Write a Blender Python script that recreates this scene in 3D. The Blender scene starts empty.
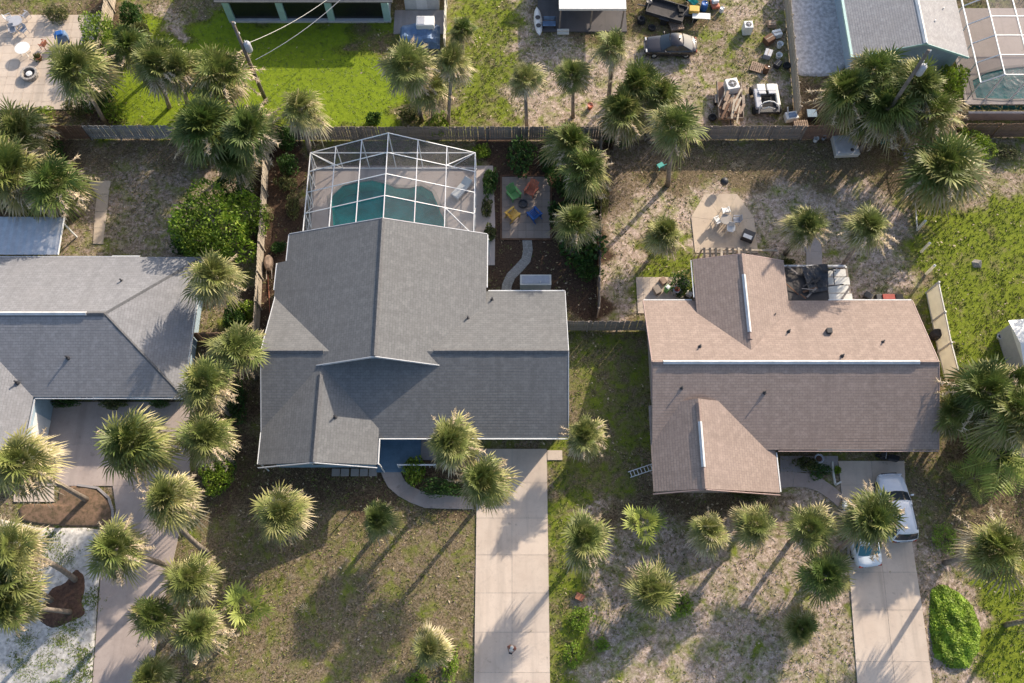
import bpy, bmesh, math, random
import numpy as np
from mathutils import Vector, Matrix
R = math.radians
rnd = random.Random(7)
SC = bpy.context.scene
COL = SC.collection
# ------------------------------------------------------------------ camera, sky, sun, exposure
FPX, TILT, CAMH = 880.0, R(21), 60.0
cam_d = bpy.data.cameras.new('camera'); cam = bpy.data.objects.new('camera', cam_d); COL.objects.link(cam)
cam.location = (0, 0, CAMH); cam.rotation_euler = (TILT, 0, 0)
cam_d.sensor_fit = 'HORIZONTAL'; cam_d.sensor_width = 36.0; cam_d.lens = 36.0 * FPX / 1024.0
cam_d.clip_start = 0.5; cam_d.clip_end = 5000
SC.camera = cam
SUN_AZ, SUN_EL = R(39), R(26.5)
w = bpy.data.worlds.new('World'); SC.world = w; w.use_nodes = True
nt = w.node_tree; bg = nt.nodes['Background']
sky = nt.nodes.new('ShaderNodeTexSky'); sky.sky_type = 'NISHITA'; sky.sun_disc = False
sky.sun_elevation = SUN_EL; sky.sun_rotation = SUN_AZ; sky.air_density = 1.0; sky.dust_density = 2.5
nt.links.new(sky.outputs[0], bg.inputs[0]); bg.inputs[1].default_value = 0.15
sl = bpy.data.lights.new('sun', 'SUN'); sun = bpy.data.objects.new('sun', sl); COL.objects.link(sun)
sl.energy = 4.1; sl.angle = R(0.7); sl.color = (1.0, 0.87, 0.71)
SDIR = Vector((math.sin(SUN_AZ)*math.cos(SUN_EL), math.cos(SUN_AZ)*math.cos(SUN_EL), math.sin(SUN_EL)))
sun.rotation_euler = SDIR.to_track_quat('Z', 'Y').to_euler(); sun.location = SDIR*120
SC.view_settings.view_transform = 'Standard'; SC.view_settings.look = 'None'
SC.view_settings.exposure = 0.70; SC.view_settings.gamma = 1.0; SC.view_settings.use_curve_mapping = False
SC.cycles.max_bounces = 8; SC.cycles.transparent_max_bounces = 16
SC.cycles.use_denoising = True

# ------------------------------------------------------------------ helpers
CT, ST = math.cos(TILT), math.sin(TILT)
def P(u, v, z=0.0):            # survey helper: image reading -> place on the plane at height z
    a = (u-512)/FPX; b = -(v-341.5)/FPX
    dy, dz = b*CT+ST, b*ST-CT
    t = (z-CAMH)/dz
    return Vector((a*t, dy*t, z))
def PL(pts, z=0.0): return [P(u, v, z) for u, v in pts]

class MB:
    def __init__(s): s.v = []; s.f = []; s.col = None
    def add(s, vs, fs):
        o = len(s.v); s.v += [tuple(x) for x in vs]; s.f += [tuple(i+o for i in f) for f in fs]; return s
    def box(s, x0, x1, y0, y1, z0, z1):
        return s.add([(x0,y0,z0),(x1,y0,z0),(x1,y1,z0),(x0,y1,z0),(x0,y0,z1),(x1,y0,z1),(x1,y1,z1),(x0,y1,z1)],
              [(3,2,1,0),(4,5,6,7),(0,1,5,4),(1,2,6,5),(2,3,7,6),(3,0,4,7)])
    def bar(s, a, b, wd, ht, up=(0,0,1)):
        a = Vector(a); b = Vector(b); d = (b-a).normalized(); u = Vector(up)
        if abs(d.dot(u)) > .97: u = Vector((0,1,0))
        sd = d.cross(u).normalized(); u = sd.cross(d)
        sd *= wd/2; u *= ht/2
        vs = [a-sd-u,a+sd-u,a+sd+u,a-sd+u,b-sd-u,b+sd-u,b+sd+u,b-sd+u]
        return s.add(vs, [(0,1,2,3),(7,6,5,4),(0,4,5,1),(1,5,6,2),(2,6,7,3),(3,7,4,0)])
    def tube(s, pts, rad, n=8, cap=True):
        pts = [Vector(p) for p in pts]
        if not isinstance(rad, (list, tuple)): rad = [rad]*len(pts)
        o = len(s.v)
        for i, p in enumerate(pts):
            d = (pts[min(i+1,len(pts)-1)]-pts[max(i-1,0)]).normalized()
            u = Vector((1,0,0)) if abs(d.x) < .8 else Vector((0,1,0))
            a = d.cross(u).normalized(); b = d.cross(a)
            for k in range(n):
                t = 2*math.pi*k/n
                s.v.append(tuple(p+(a*math.cos(t)+b*math.sin(t))*rad[i]))
        for i in range(len(pts)-1):
            for k in range(n):
                k2 = (k+1) % n
                s.f.append((o+i*n+k, o+(i+1)*n+k, o+(i+1)*n+k2, o+i*n+k2))
        if cap:
            s.f.append(tuple(o+k for k in range(n))); s.f.append(tuple(o+(len(pts)-1)*n+k for k in reversed(range(n))))
        return s
    def lathe(s, prof, c=(0,0,0), n=16):
        o = len(s.v)
        for r_, z in prof:
            for k in range(n):
                t = 2*math.pi*k/n; s.v.append((c[0]+r_*math.cos(t), c[1]+r_*math.sin(t), c[2]+z))
        for i in range(len(prof)-1):
            for k in range(n):
                k2 = (k+1) % n; s.f.append((o+i*n+k, o+i*n+k2, o+(i+1)*n+k2, o+(i+1)*n+k))
        s.f.append(tuple(o+k for k in reversed(range(n)))); s.f.append(tuple(o+(len(prof)-1)*n+k for k in range(n)))
        return s
    def prism(s, poly, z0, z1):
        n = len(poly); ar = sum(poly[i][0]*poly[(i+1)%n][1]-poly[(i+1)%n][0]*poly[i][1] for i in range(n))
        if ar < 0: poly = poly[::-1]
        vs = [(p[0],p[1],z0) for p in poly]+[(p[0],p[1],z1) for p in poly]
        fs = [tuple(range(n,2*n)), tuple(reversed(range(n)))]
        fs += [(i,(i+1)%n,n+(i+1)%n,n+i) for i in range(n)]
        return s.add(vs, fs)
    def mesh(s, name, smooth=False):
        me = bpy.data.meshes.new(name); me.from_pydata(s.v, [], s.f); me.update()
        if s.col is not None:
            at = me.attributes.new('tone', 'FLOAT', 'POINT'); at.data.foreach_set('value', s.col)
        if smooth: me.polygons.foreach_set('use_smooth', [True]*len(me.polygons))
        return me
    def obj(s, name, mat, parent=None, smooth=False, bevel=0):
        return mobj(name, s.mesh(name, smooth), mat, parent, bevel)
def mobj(name, me, mat, parent=None, bevel=0):
    if mat is not None and not me.materials: me.materials.append(mat)
    o = bpy.data.objects.new(name, me); COL.objects.link(o)
    if parent is not None: o.parent = parent
    if bevel:
        b = o.modifiers.new('bevel', 'BEVEL'); b.width = bevel; b.segments = 2; b.limit_method = 'ANGLE'
    return o
def tag(o, label, cat, group=None):
    o['label'] = label; o['category'] = cat
    if group: o['group'] = group
    return o
def struct(o, label=None):
    o['kind'] = 'structure'
    if label: o['label'] = label
    return o
def empty(name, loc=(0,0,0), rz=0.0):
    o = bpy.data.objects.new(name, None); COL.objects.link(o); o.empty_display_size = .3
    o.location = loc; o.rotation_euler = (0,0,rz); return o
def copy_tree(o, parent=None):
    c = o.copy(); COL.objects.link(c)
    if parent is not None: c.parent = parent
    for ch in o.children: copy_tree(ch, c)
    return c

# ------------------------------------------------------------------ materials
def _n(nt, t, **kw):
    n = nt.nodes.new(t)
    for k, v in kw.items():
        if k in n.inputs.keys(): n.inputs[k].default_value = v
        else: setattr(n, k, v)
    return n
def new_mat(name):
    m = bpy.data.materials.new(name); m.use_nodes = True
    return m, m.node_tree, m.node_tree.nodes['Principled BSDF']
def rgb(c): return (c[0], c[1], c[2], 1.0)
def mixc(nt, fac, a, b):
    n = nt.nodes.new('ShaderNodeMix'); n.data_type = 'RGBA'
    for s, x in ((0, fac), (6, a), (7, b)):
        if isinstance(x, (int, float)): n.inputs[s].default_value = x
        elif isinstance(x, (tuple, list)): n.inputs[s].default_value = rgb(x)
        else: nt.links.new(x, n.inputs[s])
    return n.outputs[2]
def noise(nt, scale, detail=4, rough=.6, coord=None, dist=0.0):
    n = _n(nt, 'ShaderNodeTexNoise', Scale=scale, Detail=detail, Roughness=rough, Distortion=dist)
    if coord is None:
        tc = nt.nodes.new('ShaderNodeTexCoord'); coord = tc.outputs['Object']
    nt.links.new(coord, n.inputs['Vector']); return n.outputs[0]
def ramp(nt, x, a, b, c=0.0, d=1.0):
    n = nt.nodes.new('ShaderNodeMapRange'); n.interpolation_type = 'SMOOTHSTEP'
    nt.links.new(x, n.inputs[0])
    for i, q in enumerate((a, b, c, d)): n.inputs[i+1].default_value = q
    return n.outputs[0]
def bump(nt, bs, h, strength=.3, dist=.02):
    b = _n(nt, 'ShaderNodeBump', Strength=strength, Distance=dist)
    nt.links.new(h, b.inputs['Height']); nt.links.new(b.outputs[0], bs.inputs['Normal'])
def mat(name, c, rough=.7, var=.25, scale=3.0, metal=0.0, fine=True, spec=.4, c2=None, bmp=.15):
    m, nt, bs = new_mat(name)
    dark = tuple(x*(1-var) for x in c) if c2 is None else c2
    light = tuple(min(1, x*(1+var*.6)) for x in c)
    f = ramp(nt, noise(nt, scale, 5, .65), .3, .7)
    col = mixc(nt, f, dark, light)
    if fine:
        g = noise(nt, scale*9, 3, .7); col = mixc(nt, ramp(nt, g, .25, .75, 0, .35), col, tuple(x*.6 for x in c))
        if bmp: bump(nt, bs, g, bmp, .02)
    nt.links.new(col, bs.inputs['Base Color'])
    bs.inputs['Roughness'].default_value = rough; bs.inputs['Metallic'].default_value = metal
    bs.inputs['Specular IOR Level'].default_value = spec
    return m
def leaf_mat(name, stops, transl=.25, var=.3):
    """stops: colours along the 'tone' attribute 0..1 (fresh leaf to dry leaf)"""
    m, nt, bs = new_mat(name)
    at = nt.nodes.new('ShaderNodeAttribute'); at.attribute_name = 'tone'
    cr = nt.nodes.new('ShaderNodeValToRGB'); el = cr.color_ramp.elements
    el[0].position = 0; el[0].color = rgb(stops[0]); el[1].position = 1; el[1].color = rgb(stops[-1])
    for i, s in enumerate(stops[1:-1]):
        e = el.new((i+1)/(len(stops)-1)); e.color = rgb(s)
    oi = nt.nodes.new('ShaderNodeObjectInfo')
    ad = nt.nodes.new('ShaderNodeMath'); ad.operation = 'MULTIPLY_ADD'
    nt.links.new(oi.outputs['Random'], ad.inputs[0]); ad.inputs[1].default_value = .26
    sb = nt.nodes.new('ShaderNodeMath'); sb.operation = 'SUBTRACT'; nt.links.new(at.outputs['Fac'], sb.inputs[0]); sb.inputs[1].default_value = .10
    nt.links.new(sb.outputs[0], ad.inputs[2]); nt.links.new(ad.outputs[0], cr.inputs[0])
    hs = nt.nodes.new('ShaderNodeHueSaturation'); nt.links.new(cr.outputs[0], hs.inputs['Color'])
    nn = noise(nt, 1.7, 2, .5); hs.inputs['Saturation'].default_value = 1.0
    nt.links.new(ramp(nt, nn, .3, .7, 1-var, 1+var), hs.inputs['Value'])
    nt.links.new(hs.outputs[0], bs.inputs['Base Color'])
    bs.inputs['Roughness'].default_value = .55; bs.inputs['Specular IOR Level'].default_value = .35
    tr = nt.nodes.new('ShaderNodeBsdfTranslucent'); nt.links.new(hs.outputs[0], tr.inputs[0])
    mx = nt.nodes.new('ShaderNodeMixShader'); mx.inputs[0].default_value = transl
    out = nt.nodes['Material Output']
    nt.links.new(bs.outputs[0], mx.inputs[1]); nt.links.new(tr.outputs[0], mx.inputs[2]); nt.links.new(mx.outputs[0], out.inputs[0])
    return m
def shingle_mat(name, c, c2, stain):
    m, nt, bs = new_mat(name)
    uv = nt.nodes.new('ShaderNodeUVMap'); uv.uv_map = 'UVMap'
    br = _n(nt, 'ShaderNodeTexBrick', Scale=1.0)
    br.inputs['Brick Width'].default_value = .34; br.inputs['Row Height'].default_value = .19
    br.inputs['Mortar Size'].default_value = .012; br.inputs['Mortar Smooth'].default_value = .3
    br.inputs['Color1'].default_value = rgb(c); br.inputs['Color2'].default_value = rgb(c2)
    br.inputs['Mortar'].default_value = rgb(tuple(x*.6 for x in c)); br.inputs['Bias'].default_value = -.1
    nt.links.new(uv.outputs[0], br.inputs['Vector'])
    col = br.outputs[0]
    big = noise(nt, .35, 4, .6, uv.outputs[0]); col = mixc(nt, ramp(nt, big, .42, .72, 0, .5), col, stain)
    st = nt.nodes.new('ShaderNodeMapping'); st.inputs['Scale'].default_value = (1.3,.12,1); nt.links.new(uv.outputs[0], st.inputs[0])
    stk = noise(nt, 1.0, 5, .7, st.outputs[0]); col = mixc(nt, ramp(nt, stk, .45, .75, 0, .5), col, tuple(x*.62 for x in c))
    fine = noise(nt, 14, 4, .8, uv.outputs[0]); col = mixc(nt, ramp(nt, fine, .35, .8, 0, .55), col, tuple(x*.45 for x in c))
    mid = noise(nt, 2.2, 4, .7, uv.outputs[0]); col = mixc(nt, ramp(nt, mid, .45, .75, 0, .3), col, tuple(min(1, x*1.5) for x in c))
    nt.links.new(col, bs.inputs['Base Color']); bs.inputs['Roughness'].default_value = .92
    bs.inputs['Specular IOR Level'].default_value = .2
    bump(nt, bs, fine, .5, .01)
    return m
def glass_mat(name, c, rough=.08):
    m, nt, bs = new_mat(name); bs.inputs['Base Color'].default_value = rgb(c)
    bs.inputs['Roughness'].default_value = rough; bs.inputs['Specular IOR Level'].default_value = .8; return m
def screen_mat(name, c, fac):
    m, nt, bs = new_mat(name); bs.inputs['Base Color'].default_value = rgb(c); bs.inputs['Roughness'].default_value = .8
    tr = nt.nodes.new('ShaderNodeBsdfTransparent'); mx = nt.nodes.new('ShaderNodeMixShader'); mx.inputs[0].default_value = fac
    out = nt.nodes['Material Output']
    nt.links.new(tr.outputs[0], mx.inputs[1]); nt.links.new(bs.outputs[0], mx.inputs[2]); nt.links.new(mx.outputs[0], out.inputs[0])
    return m
def water_mat(name, c):
    m, nt, bs = new_mat(name); nt.nodes.remove(bs)
    tr = nt.nodes.new('ShaderNodeBsdfTransparent'); tr.inputs[0].default_value = rgb(c)
    gl = nt.nodes.new('ShaderNodeBsdfGlossy'); gl.inputs['Roughness'].default_value = .03
    fr = nt.nodes.new('ShaderNodeFresnel'); fr.inputs[0].default_value = 1.33
    nz = noise(nt, 3.0, 3, .5); b = _n(nt, 'ShaderNodeBump', Strength=.25, Distance=.05); nt.links.new(nz, b.inputs['Height'])
    nt.links.new(b.outputs[0], gl.inputs['Normal']); nt.links.new(b.outputs[0], fr.inputs['Normal'])
    mx = nt.nodes.new('ShaderNodeMixShader'); nt.links.new(fr.outputs[0], mx.inputs[0])
    nt.links.new(tr.outputs[0], mx.inputs[1]); nt.links.new(gl.outputs[0], mx.inputs[2])
    nt.links.new(mx.outputs[0], nt.nodes['Material Output'].inputs[0]); return m
def concrete_mat(name, c, stain, s=.5):
    m, nt, bs = new_mat(name)
    col = mixc(nt, ramp(nt, noise(nt, .45, 5, .65), .35, .7, 0, .7), c, stain)
    col = mixc(nt, ramp(nt, noise(nt, 2.6, 5, .7), .5, .8, 0, .5), col, tuple(x*.62 for x in c))
    crk = nt.nodes.new('ShaderNodeTexVoronoi'); crk.feature = 'DISTANCE_TO_EDGE'; crk.inputs['Scale'].default_value = .22
    tcx = nt.nodes.new('ShaderNodeTexCoord'); wv = nt.nodes.new('ShaderNodeVectorMath'); wv.operation = 'ADD'; nz_ = _n(nt, 'ShaderNodeTexNoise', Scale=1.1, Detail=5.0); nt.links.new(tcx.outputs['Object'], nz_.inputs['Vector']); nt.links.new(tcx.outputs['Object'], wv.inputs[0]); nt.links.new(nz_.outputs[1], wv.inputs[1]); nt.links.new(wv.outputs[0], crk.inputs['Vector'])
    col = mixc(nt, ramp(nt, crk.outputs[0], .0, .006, .16, 0), col, tuple(x*.45 for x in c))
    smp = nt.nodes.new('ShaderNodeMapping'); smp.inputs['Scale'].default_value = (1.1,.07,1); nt.links.new(tcx.outputs['Object'], smp.inputs[0]); trk = noise(nt, 1.0, 4, .6, smp.outputs[0]); col = mixc(nt, ramp(nt, trk, .48, .72, 0, .5), col, tuple(x*.6 for x in c))
    spot = noise(nt, 1.6, 3, .5); col = mixc(nt, ramp(nt, spot, .66, .74, 0, .5), col, tuple(x*.45 for x in c))
    fn = noise(nt, 30, 3, .8); col = mixc(nt, ramp(nt, fn, .4, .8, 0, .3), col, tuple(x*.5 for x in c))
    oi = nt.nodes.new('ShaderNodeObjectInfo')
    hs = nt.nodes.new('ShaderNodeHueSaturation'); nt.links.new(col, hs.inputs['Color'])
    nt.links.new(ramp(nt, oi.outputs['Random'], 0, 1, .95, 1.04), hs.inputs['Value'])
    nt.links.new(hs.outputs[0], bs.inputs['Base Color']); bs.inputs['Roughness'].default_value = .88
    bump(nt, bs, fn, .25, .01); return m

M = {}
M['roof_grey'] = shingle_mat('grey_shingle', (.185,.187,.188), (.157,.158,.16), (.168,.166,.165))
M['roof_tan'] = shingle_mat('tan_shingle', (.35,.275,.235), (.30,.232,.197), (.29,.225,.195))
M['roof_left'] = shingle_mat('slate_shingle', (.275,.275,.285), (.235,.235,.245), (.25,.245,.25))
M['roof_pale'] = shingle_mat('pale_shingle', (.40,.39,.39), (.34,.33,.335), (.36,.34,.33))
M['white'] = mat('white_paint', (.78,.78,.76), .45, .08, 1.5, bmp=0)
M['ridge_white'] = mat('white_ridge_vent', (.62,.62,.62), .5, .15, 2)
M['ridge_grey'] = mat('grey_ridge_cap', (.13,.13,.135), .9, .25, 6)
M['ridge_tan'] = mat('tan_ridge_cap', (.27,.205,.18), .9, .25, 6)
M['fascia'] = mat('fascia_paint', (.55,.56,.58), .6, .12, 2)
M['fascia_tan'] = mat('pink_fascia_paint', (.42,.30,.27), .6, .12, 2)
M['wall_blue'] = mat('blue_stucco', (.24,.36,.46), .85, .12, 3)
M['wall_tan'] = mat('tan_stucco', (.48,.38,.33), .85, .12, 3)
M['wall_left'] = mat('pale_blue_stucco', (.36,.47,.55), .85, .1, 3)
M['wall_white'] = mat('white_stucco', (.62,.62,.6), .85, .1, 3)
M['mint'] = mat('mint_paint', (.38,.58,.55), .6, .08, 2)
M['dark_screen'] = glass_mat('dark_window', (.012,.014,.018), .25)
M['glass'] = glass_mat('window_glass', (.03,.04,.05), .06)
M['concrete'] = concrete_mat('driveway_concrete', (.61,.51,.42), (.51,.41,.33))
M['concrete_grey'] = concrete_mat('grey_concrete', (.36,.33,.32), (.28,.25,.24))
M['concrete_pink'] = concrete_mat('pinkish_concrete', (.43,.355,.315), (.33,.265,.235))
M['deck'] = concrete_mat('pool_deck_concrete', (.46,.40,.37), (.40,.34,.31))
M['patio'] = concrete_mat('sandy_concrete', (.54,.44,.33), (.42,.335,.27))
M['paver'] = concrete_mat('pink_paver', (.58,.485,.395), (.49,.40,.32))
M['stone'] = concrete_mat('path_stone', (.36,.33,.30), (.27,.24,.22))
M['pebble'] = mat('pebble_bed', (.40,.37,.33), .95, .4, 9)
M['mulch'] = mat('mulch', (.11,.062,.042), 1.0, .5, 5)
M['mulch_light'] = mat('leaf_mulch', (.21,.13,.085), 1.0, .45, 4, c2=(.10,.075,.04))
M['gravel_white'] = mat('white_gravel', (.52,.50,.47), .95, .4, 3.6)
M['gravel_grey'] = mat('grey_gravel', (.60,.59,.60), .95, .4, 3.2)
M['wood_grey'] = mat('weathered_fence_wood', (.31,.26,.22), .9, .3, 1.7)
M['wood_silver'] = mat('silver_fence_wood', (.40,.39,.38), .9, .3, 1.7)
M['wood_brown'] = mat('brown_fence_wood', (.27,.17,.12), .9, .3, 1.7)
M['wood_beige'] = mat('beige_fence_wood', (.48,.41,.32), .9, .3, 1.7)
M['vinyl'] = mat('white_vinyl', (.72,.69,.62), .45, .12, 1.2)
M['vinyl_sheet'] = leaf_mat('translucent_vinyl', [(.88,.84,.74),(.88,.84,.74)], .45, .05)
M['pole'] = mat('pole_wood', (.19,.155,.13), .9, .3, 2)
M['trunk'] = mat('palm_trunk', (.27,.225,.185), .95, .4, 3.5)
M['bark'] = mat('bark', (.10,.075,.055), .95, .4, 5)
M['metal'] = mat('galvanised_metal', (.55,.57,.60), .38, .15, 1.5, metal=.6)
M['alu'] = mat('white_aluminium', (.80,.80,.80), .35, .05, 1.5, bmp=0)
M['steel_dark'] = mat('dark_steel', (.05,.05,.055), .5, .3, 4)
M['rubber'] = mat('tyre_rubber', (.02,.02,.022), .85, .3, 6)
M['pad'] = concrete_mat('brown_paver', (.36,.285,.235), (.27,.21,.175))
M['screen'] = screen_mat('insect_screen', (.2,.2,.21), .17)
M['screen_roof'] = screen_mat('insect_screen_grey', (.13,.12,.14), .38)
M['screen_side'] = screen_mat('insect_screen_wall', (.035,.036,.044), .42)
M['water'] = water_mat('pool_water', (.12,.74,.72))
M['basin'] = mat('pool_plaster', (.10,.58,.56), .7, .3, .7)
M['fish_blue'] = mat('blue_plastic', (.02,.11,.36), .55, .1, 3)
M['plastic_yellow'] = mat('yellow_plastic', (.68,.42,.08), .55, .1, 3)
M['plastic_orange'] = mat('orange_plastic', (.52,.15,.08), .55, .1, 3)
M['plastic_green'] = mat('green_plastic', (.14,.36,.11), .55, .1, 3)
M['porch_blue'] = mat('blue_porch_paint', (.13,.22,.31), .55, .2, 1.5)
M['tarp_dark'] = mat('dark_tarp', (.055,.048,.045), .7, .3, 2)
M['tarp_blue'] = mat('blue_tarp', (.16,.25,.40), .5, .3, 2)
M['skin'] = mat('skin', (.46,.26,.18), .6, .08, 6, bmp=0)
M['brown'] = mat('brown_wood', (.16,.085,.05), .85, .35, 3)
M['lumber'] = mat('scrap_lumber', (.36,.26,.19), .9, .4, 3)
M['red'] = mat('red_paint', (.38,.05,.03), .5, .25, 3)
M['teal'] = mat('teal_plastic', (.08,.40,.36), .5, .1, 3)
M['grey_plastic'] = mat('grey_plastic', (.42,.43,.47), .5, .1, 3)
M['clay'] = mat('clay', (.38,.15,.09), .85, .2, 4)
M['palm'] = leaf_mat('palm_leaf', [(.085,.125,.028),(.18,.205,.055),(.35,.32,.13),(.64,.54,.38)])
M['palm_dark'] = leaf_mat('shaded_palm_leaf', [(.055,.10,.02),(.13,.165,.036),(.27,.25,.08),(.54,.44,.29)])  # darker, greener copy of palm leaf; shade of the clumps put into its colours
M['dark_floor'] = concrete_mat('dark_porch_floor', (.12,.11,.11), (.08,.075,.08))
M['palm_dry'] = leaf_mat('dry_palm_leaf', [(.24,.21,.10),(.45,.36,.22),(.68,.56,.41)])
M['palm_young'] = leaf_mat('young_palm_leaf', [(.15,.21,.04),(.29,.33,.07),(.47,.43,.15)])
M['leaf_bright'] = leaf_mat('bright_leaf', [(.09,.165,.016),(.20,.30,.028),(.38,.44,.07)])
M['leaf_dark'] = leaf_mat('dark_leaf', [(.025,.065,.014),(.055,.125,.024),(.12,.20,.04)])
M['leaf_olive'] = leaf_mat('olive_leaf', [(.05,.075,.02),(.12,.14,.04),(.25,.23,.10)])
M['cover'] = leaf_mat('ground_cover_leaf', [(.14,.245,.018),(.22,.34,.03),(.32,.43,.055)], .3)
M['grass'] = leaf_mat('grass_blade', [(.12,.185,.02),(.17,.18,.045),(.38,.30,.19)], .2)
# ------------------------------------------------------------------ ground
# zones: polygon (survey readings), greenness, bare sand, dark soil (carries painted shade where marked)
ZONES = [
 ([(-300,-60),(1400,-60),(1400,900),(-300,900)], .38,.30,.05),
 ([(185,470),(474,470),(474,900),(120,900)], .34,.26,.18),
 ([(255,455),(480,455),(480,512),(255,512)], .22,.05,.55),
 ([(195,330),(262,330),(262,520),(200,520)], .28,.03,.55),
 ([(548,445),(660,445),(860,490),(870,900),(548,900)], .36,.55,.12),
 ([(600,480),(780,490),(780,520),(600,520)], .15,.15,.45),
 ([(548,445),(578,445),(585,683),(548,900)], .62,.14,.0),
 ([(566,325),(652,325),(652,492),(566,492)], .46,.18,.22),
 ([(598,140),(905,140),(905,320),(598,320)], .36,.60,.0),
 ([(640,138),(905,138),(905,185),(640,190)], .22,.22,.35),
 ([(600,140),(660,140),(640,200),(600,230)], .1,.35,.35),
 ([(640,250),(692,230),(694,300),(640,300)], .65,.15,.0),
 ([(905,170),(1400,170),(1400,420),(950,420),(925,300)], .74,.28,.0),
 ([(905,140),(1400,140),(1400,192),(915,205)], .40,.45,.05),
 ([(1024,470),(940,430),(938,540),(1100,560),(1400,560),(1400,420)], .25,.12,.45),  # shade of the right side yard painted in as darker soil
 ([(905,540),(985,560),(985,900),(930,900)], .25,.50,.10),
 ([(975,570),(1400,570),(1400,900),(960,900),(985,640)], .92,.03,.0),
 ([(120,20),(400,20),(398,130),(112,130)], 1.6,-.3,.0),
 ([(150,12),(185,12),(185,40),(150,40)], .3,.55,.0),
 ([(340,25),(400,25),(400,60),(350,60)], .5,.1,.4),
 ([(452,-60),(790,-60),(790,130),(450,130)], .36,.55,.0),
 ([(452,-60),(520,-60),(510,130),(450,130)], .62,.30,.0),
 ([(540,-60),(720,-60),(720,45),(540,40)], .35,.08,.45),
 ([(700,20),(790,20),(790,75),(690,80)], .42,.40,.15),
 ([(60,140),(262,140),(250,260),(60,260)], .34,.45,.05),
 ([(60,140),(262,140),(262,165),(60,165)], .15,.25,.35),
 ([(-50,105),(70,105),(70,220),(-50,220)], .3,.05,.6),
 ([(266,140),(306,140),(300,240),(266,345),(252,345)], .06,.10,1.1),
 ([(478,138),(600,138),(600,320),(478,320)], .05,.02,1.15),
 ([(790,75),(960,75),(960,138),(790,138)], .2,.2,.5),
 ([(75,-40),(120,-40),(112,125),(75,125)], .2,.1,.6),
]
OUT = []        # footprints where no grass stands
def sdist(px, py, poly):
    n = len(poly); d = np.full(px.shape, 1e9); ins = np.zeros(px.shape, bool)
    for i in range(n):
        ax, ay = poly[i][0], poly[i][1]; bx, by = poly[(i+1)%n][0], poly[(i+1)%n][1]
        ex, ey = bx-ax, by-ay; wx, wy = px-ax, py-ay
        t = np.clip((wx*ex+wy*ey)/(ex*ex+ey*ey+1e-9), 0, 1)
        d = np.minimum(d, np.hypot(wx-ex*t, wy-ey*t))
        c = ((ay > py) != (by > py)) & (px < (bx-ax)*(py-ay)/((by-ay) if abs(by-ay) > 1e-9 else 1e-9)+ax)
        ins ^= c
    return np.where(ins, -d, d)
ZW = [([P(max(-300,min(1400,u)), max(-60,min(900,v))) for u, v in pl], g, b, d) for pl, g, b, d in ZONES]
def ground_attr(px, py):
    G = np.zeros(px.shape); B = G.copy(); D = G.copy()
    jx = px+.7*np.sin(py*1.3+px*.4)+.35*np.sin(py*3.1); jy = py+.7*np.sin(px*1.1)+.3*np.sin(px*2.7+py)
    for k, (pl, g, b, d) in enumerate(ZW):
        wgt = np.ones(px.shape) if k == 0 else np.clip(.5-sdist(jx, jy, pl)/1.1, 0, 1)
        G = G*(1-wgt)+g*wgt; B = B*(1-wgt)+b*wgt; D = D*(1-wgt)+d*wgt
    return G, B, D
xs = np.concatenate([[-900,-400,-180,-90,-65], np.arange(-52, 52.01, .4), [65,90,180,400,900]])
ys = np.concatenate([[-900,-400,-150,-60,-25], np.arange(-10, 64.01, .4), [75,100,180,400,900]])
GX, GY = np.meshgrid(xs, ys)
GZ = .018*np.sin(GX*.9+1)*np.sin(GY*.7)+.01*np.sin(GX*2.3+GY*1.9)-.03
POOL = PL([(321,178.5+0),(330,205),(331,197),(343,186),(358,182.5),(372,180.5),(386,184),(396,188),(409,188.5),(421,186),(432,192),(437,203),(441,214),(444,219),(445,232)][2:])
# the pool is closed towards the house
POOL += [Vector((-4.7,30.9,0)), Vector((-6.5,30.3,0)), Vector((-10,30.2,0)), Vector((-12.6,30.6,0)), Vector((-13.6,31.6,0))]
POOL2 = [Vector(p+(0,)) for p in ((37.9,46.0),(39.2,46.8),(40.7,47.2),(43,47.5),(47,47.5),(47,44.3),(40,44.2),(37.9,44.3))]
for pl in (POOL, POOL2):
    GZ = np.where(sdist(GX, GY, pl) < .9, -2.5, GZ)
nx, ny = len(xs), len(ys)
idx = np.arange(nx*ny).reshape(ny, nx)
quads = np.stack([idx[:-1,:-1], idx[:-1,1:], idx[1:,1:], idx[1:,:-1]], -1).reshape(-1, 4)
gm = bpy.data.meshes.new('ground')
gm.from_pydata(np.stack([GX.ravel(), GY.ravel(), GZ.ravel()], -1).tolist(), [], quads.tolist()); gm.update()
gm.polygons.foreach_set('use_smooth', [True]*len(gm.polygons))
G_, B_, D_ = ground_attr(GX.ravel(), GY.ravel())
for nm, arr in (('green', G_), ('bare', B_), ('soil', D_)):
    gm.attributes.new(nm, 'FLOAT', 'POINT').data.foreach_set('value', arr.astype(np.float32))
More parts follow.
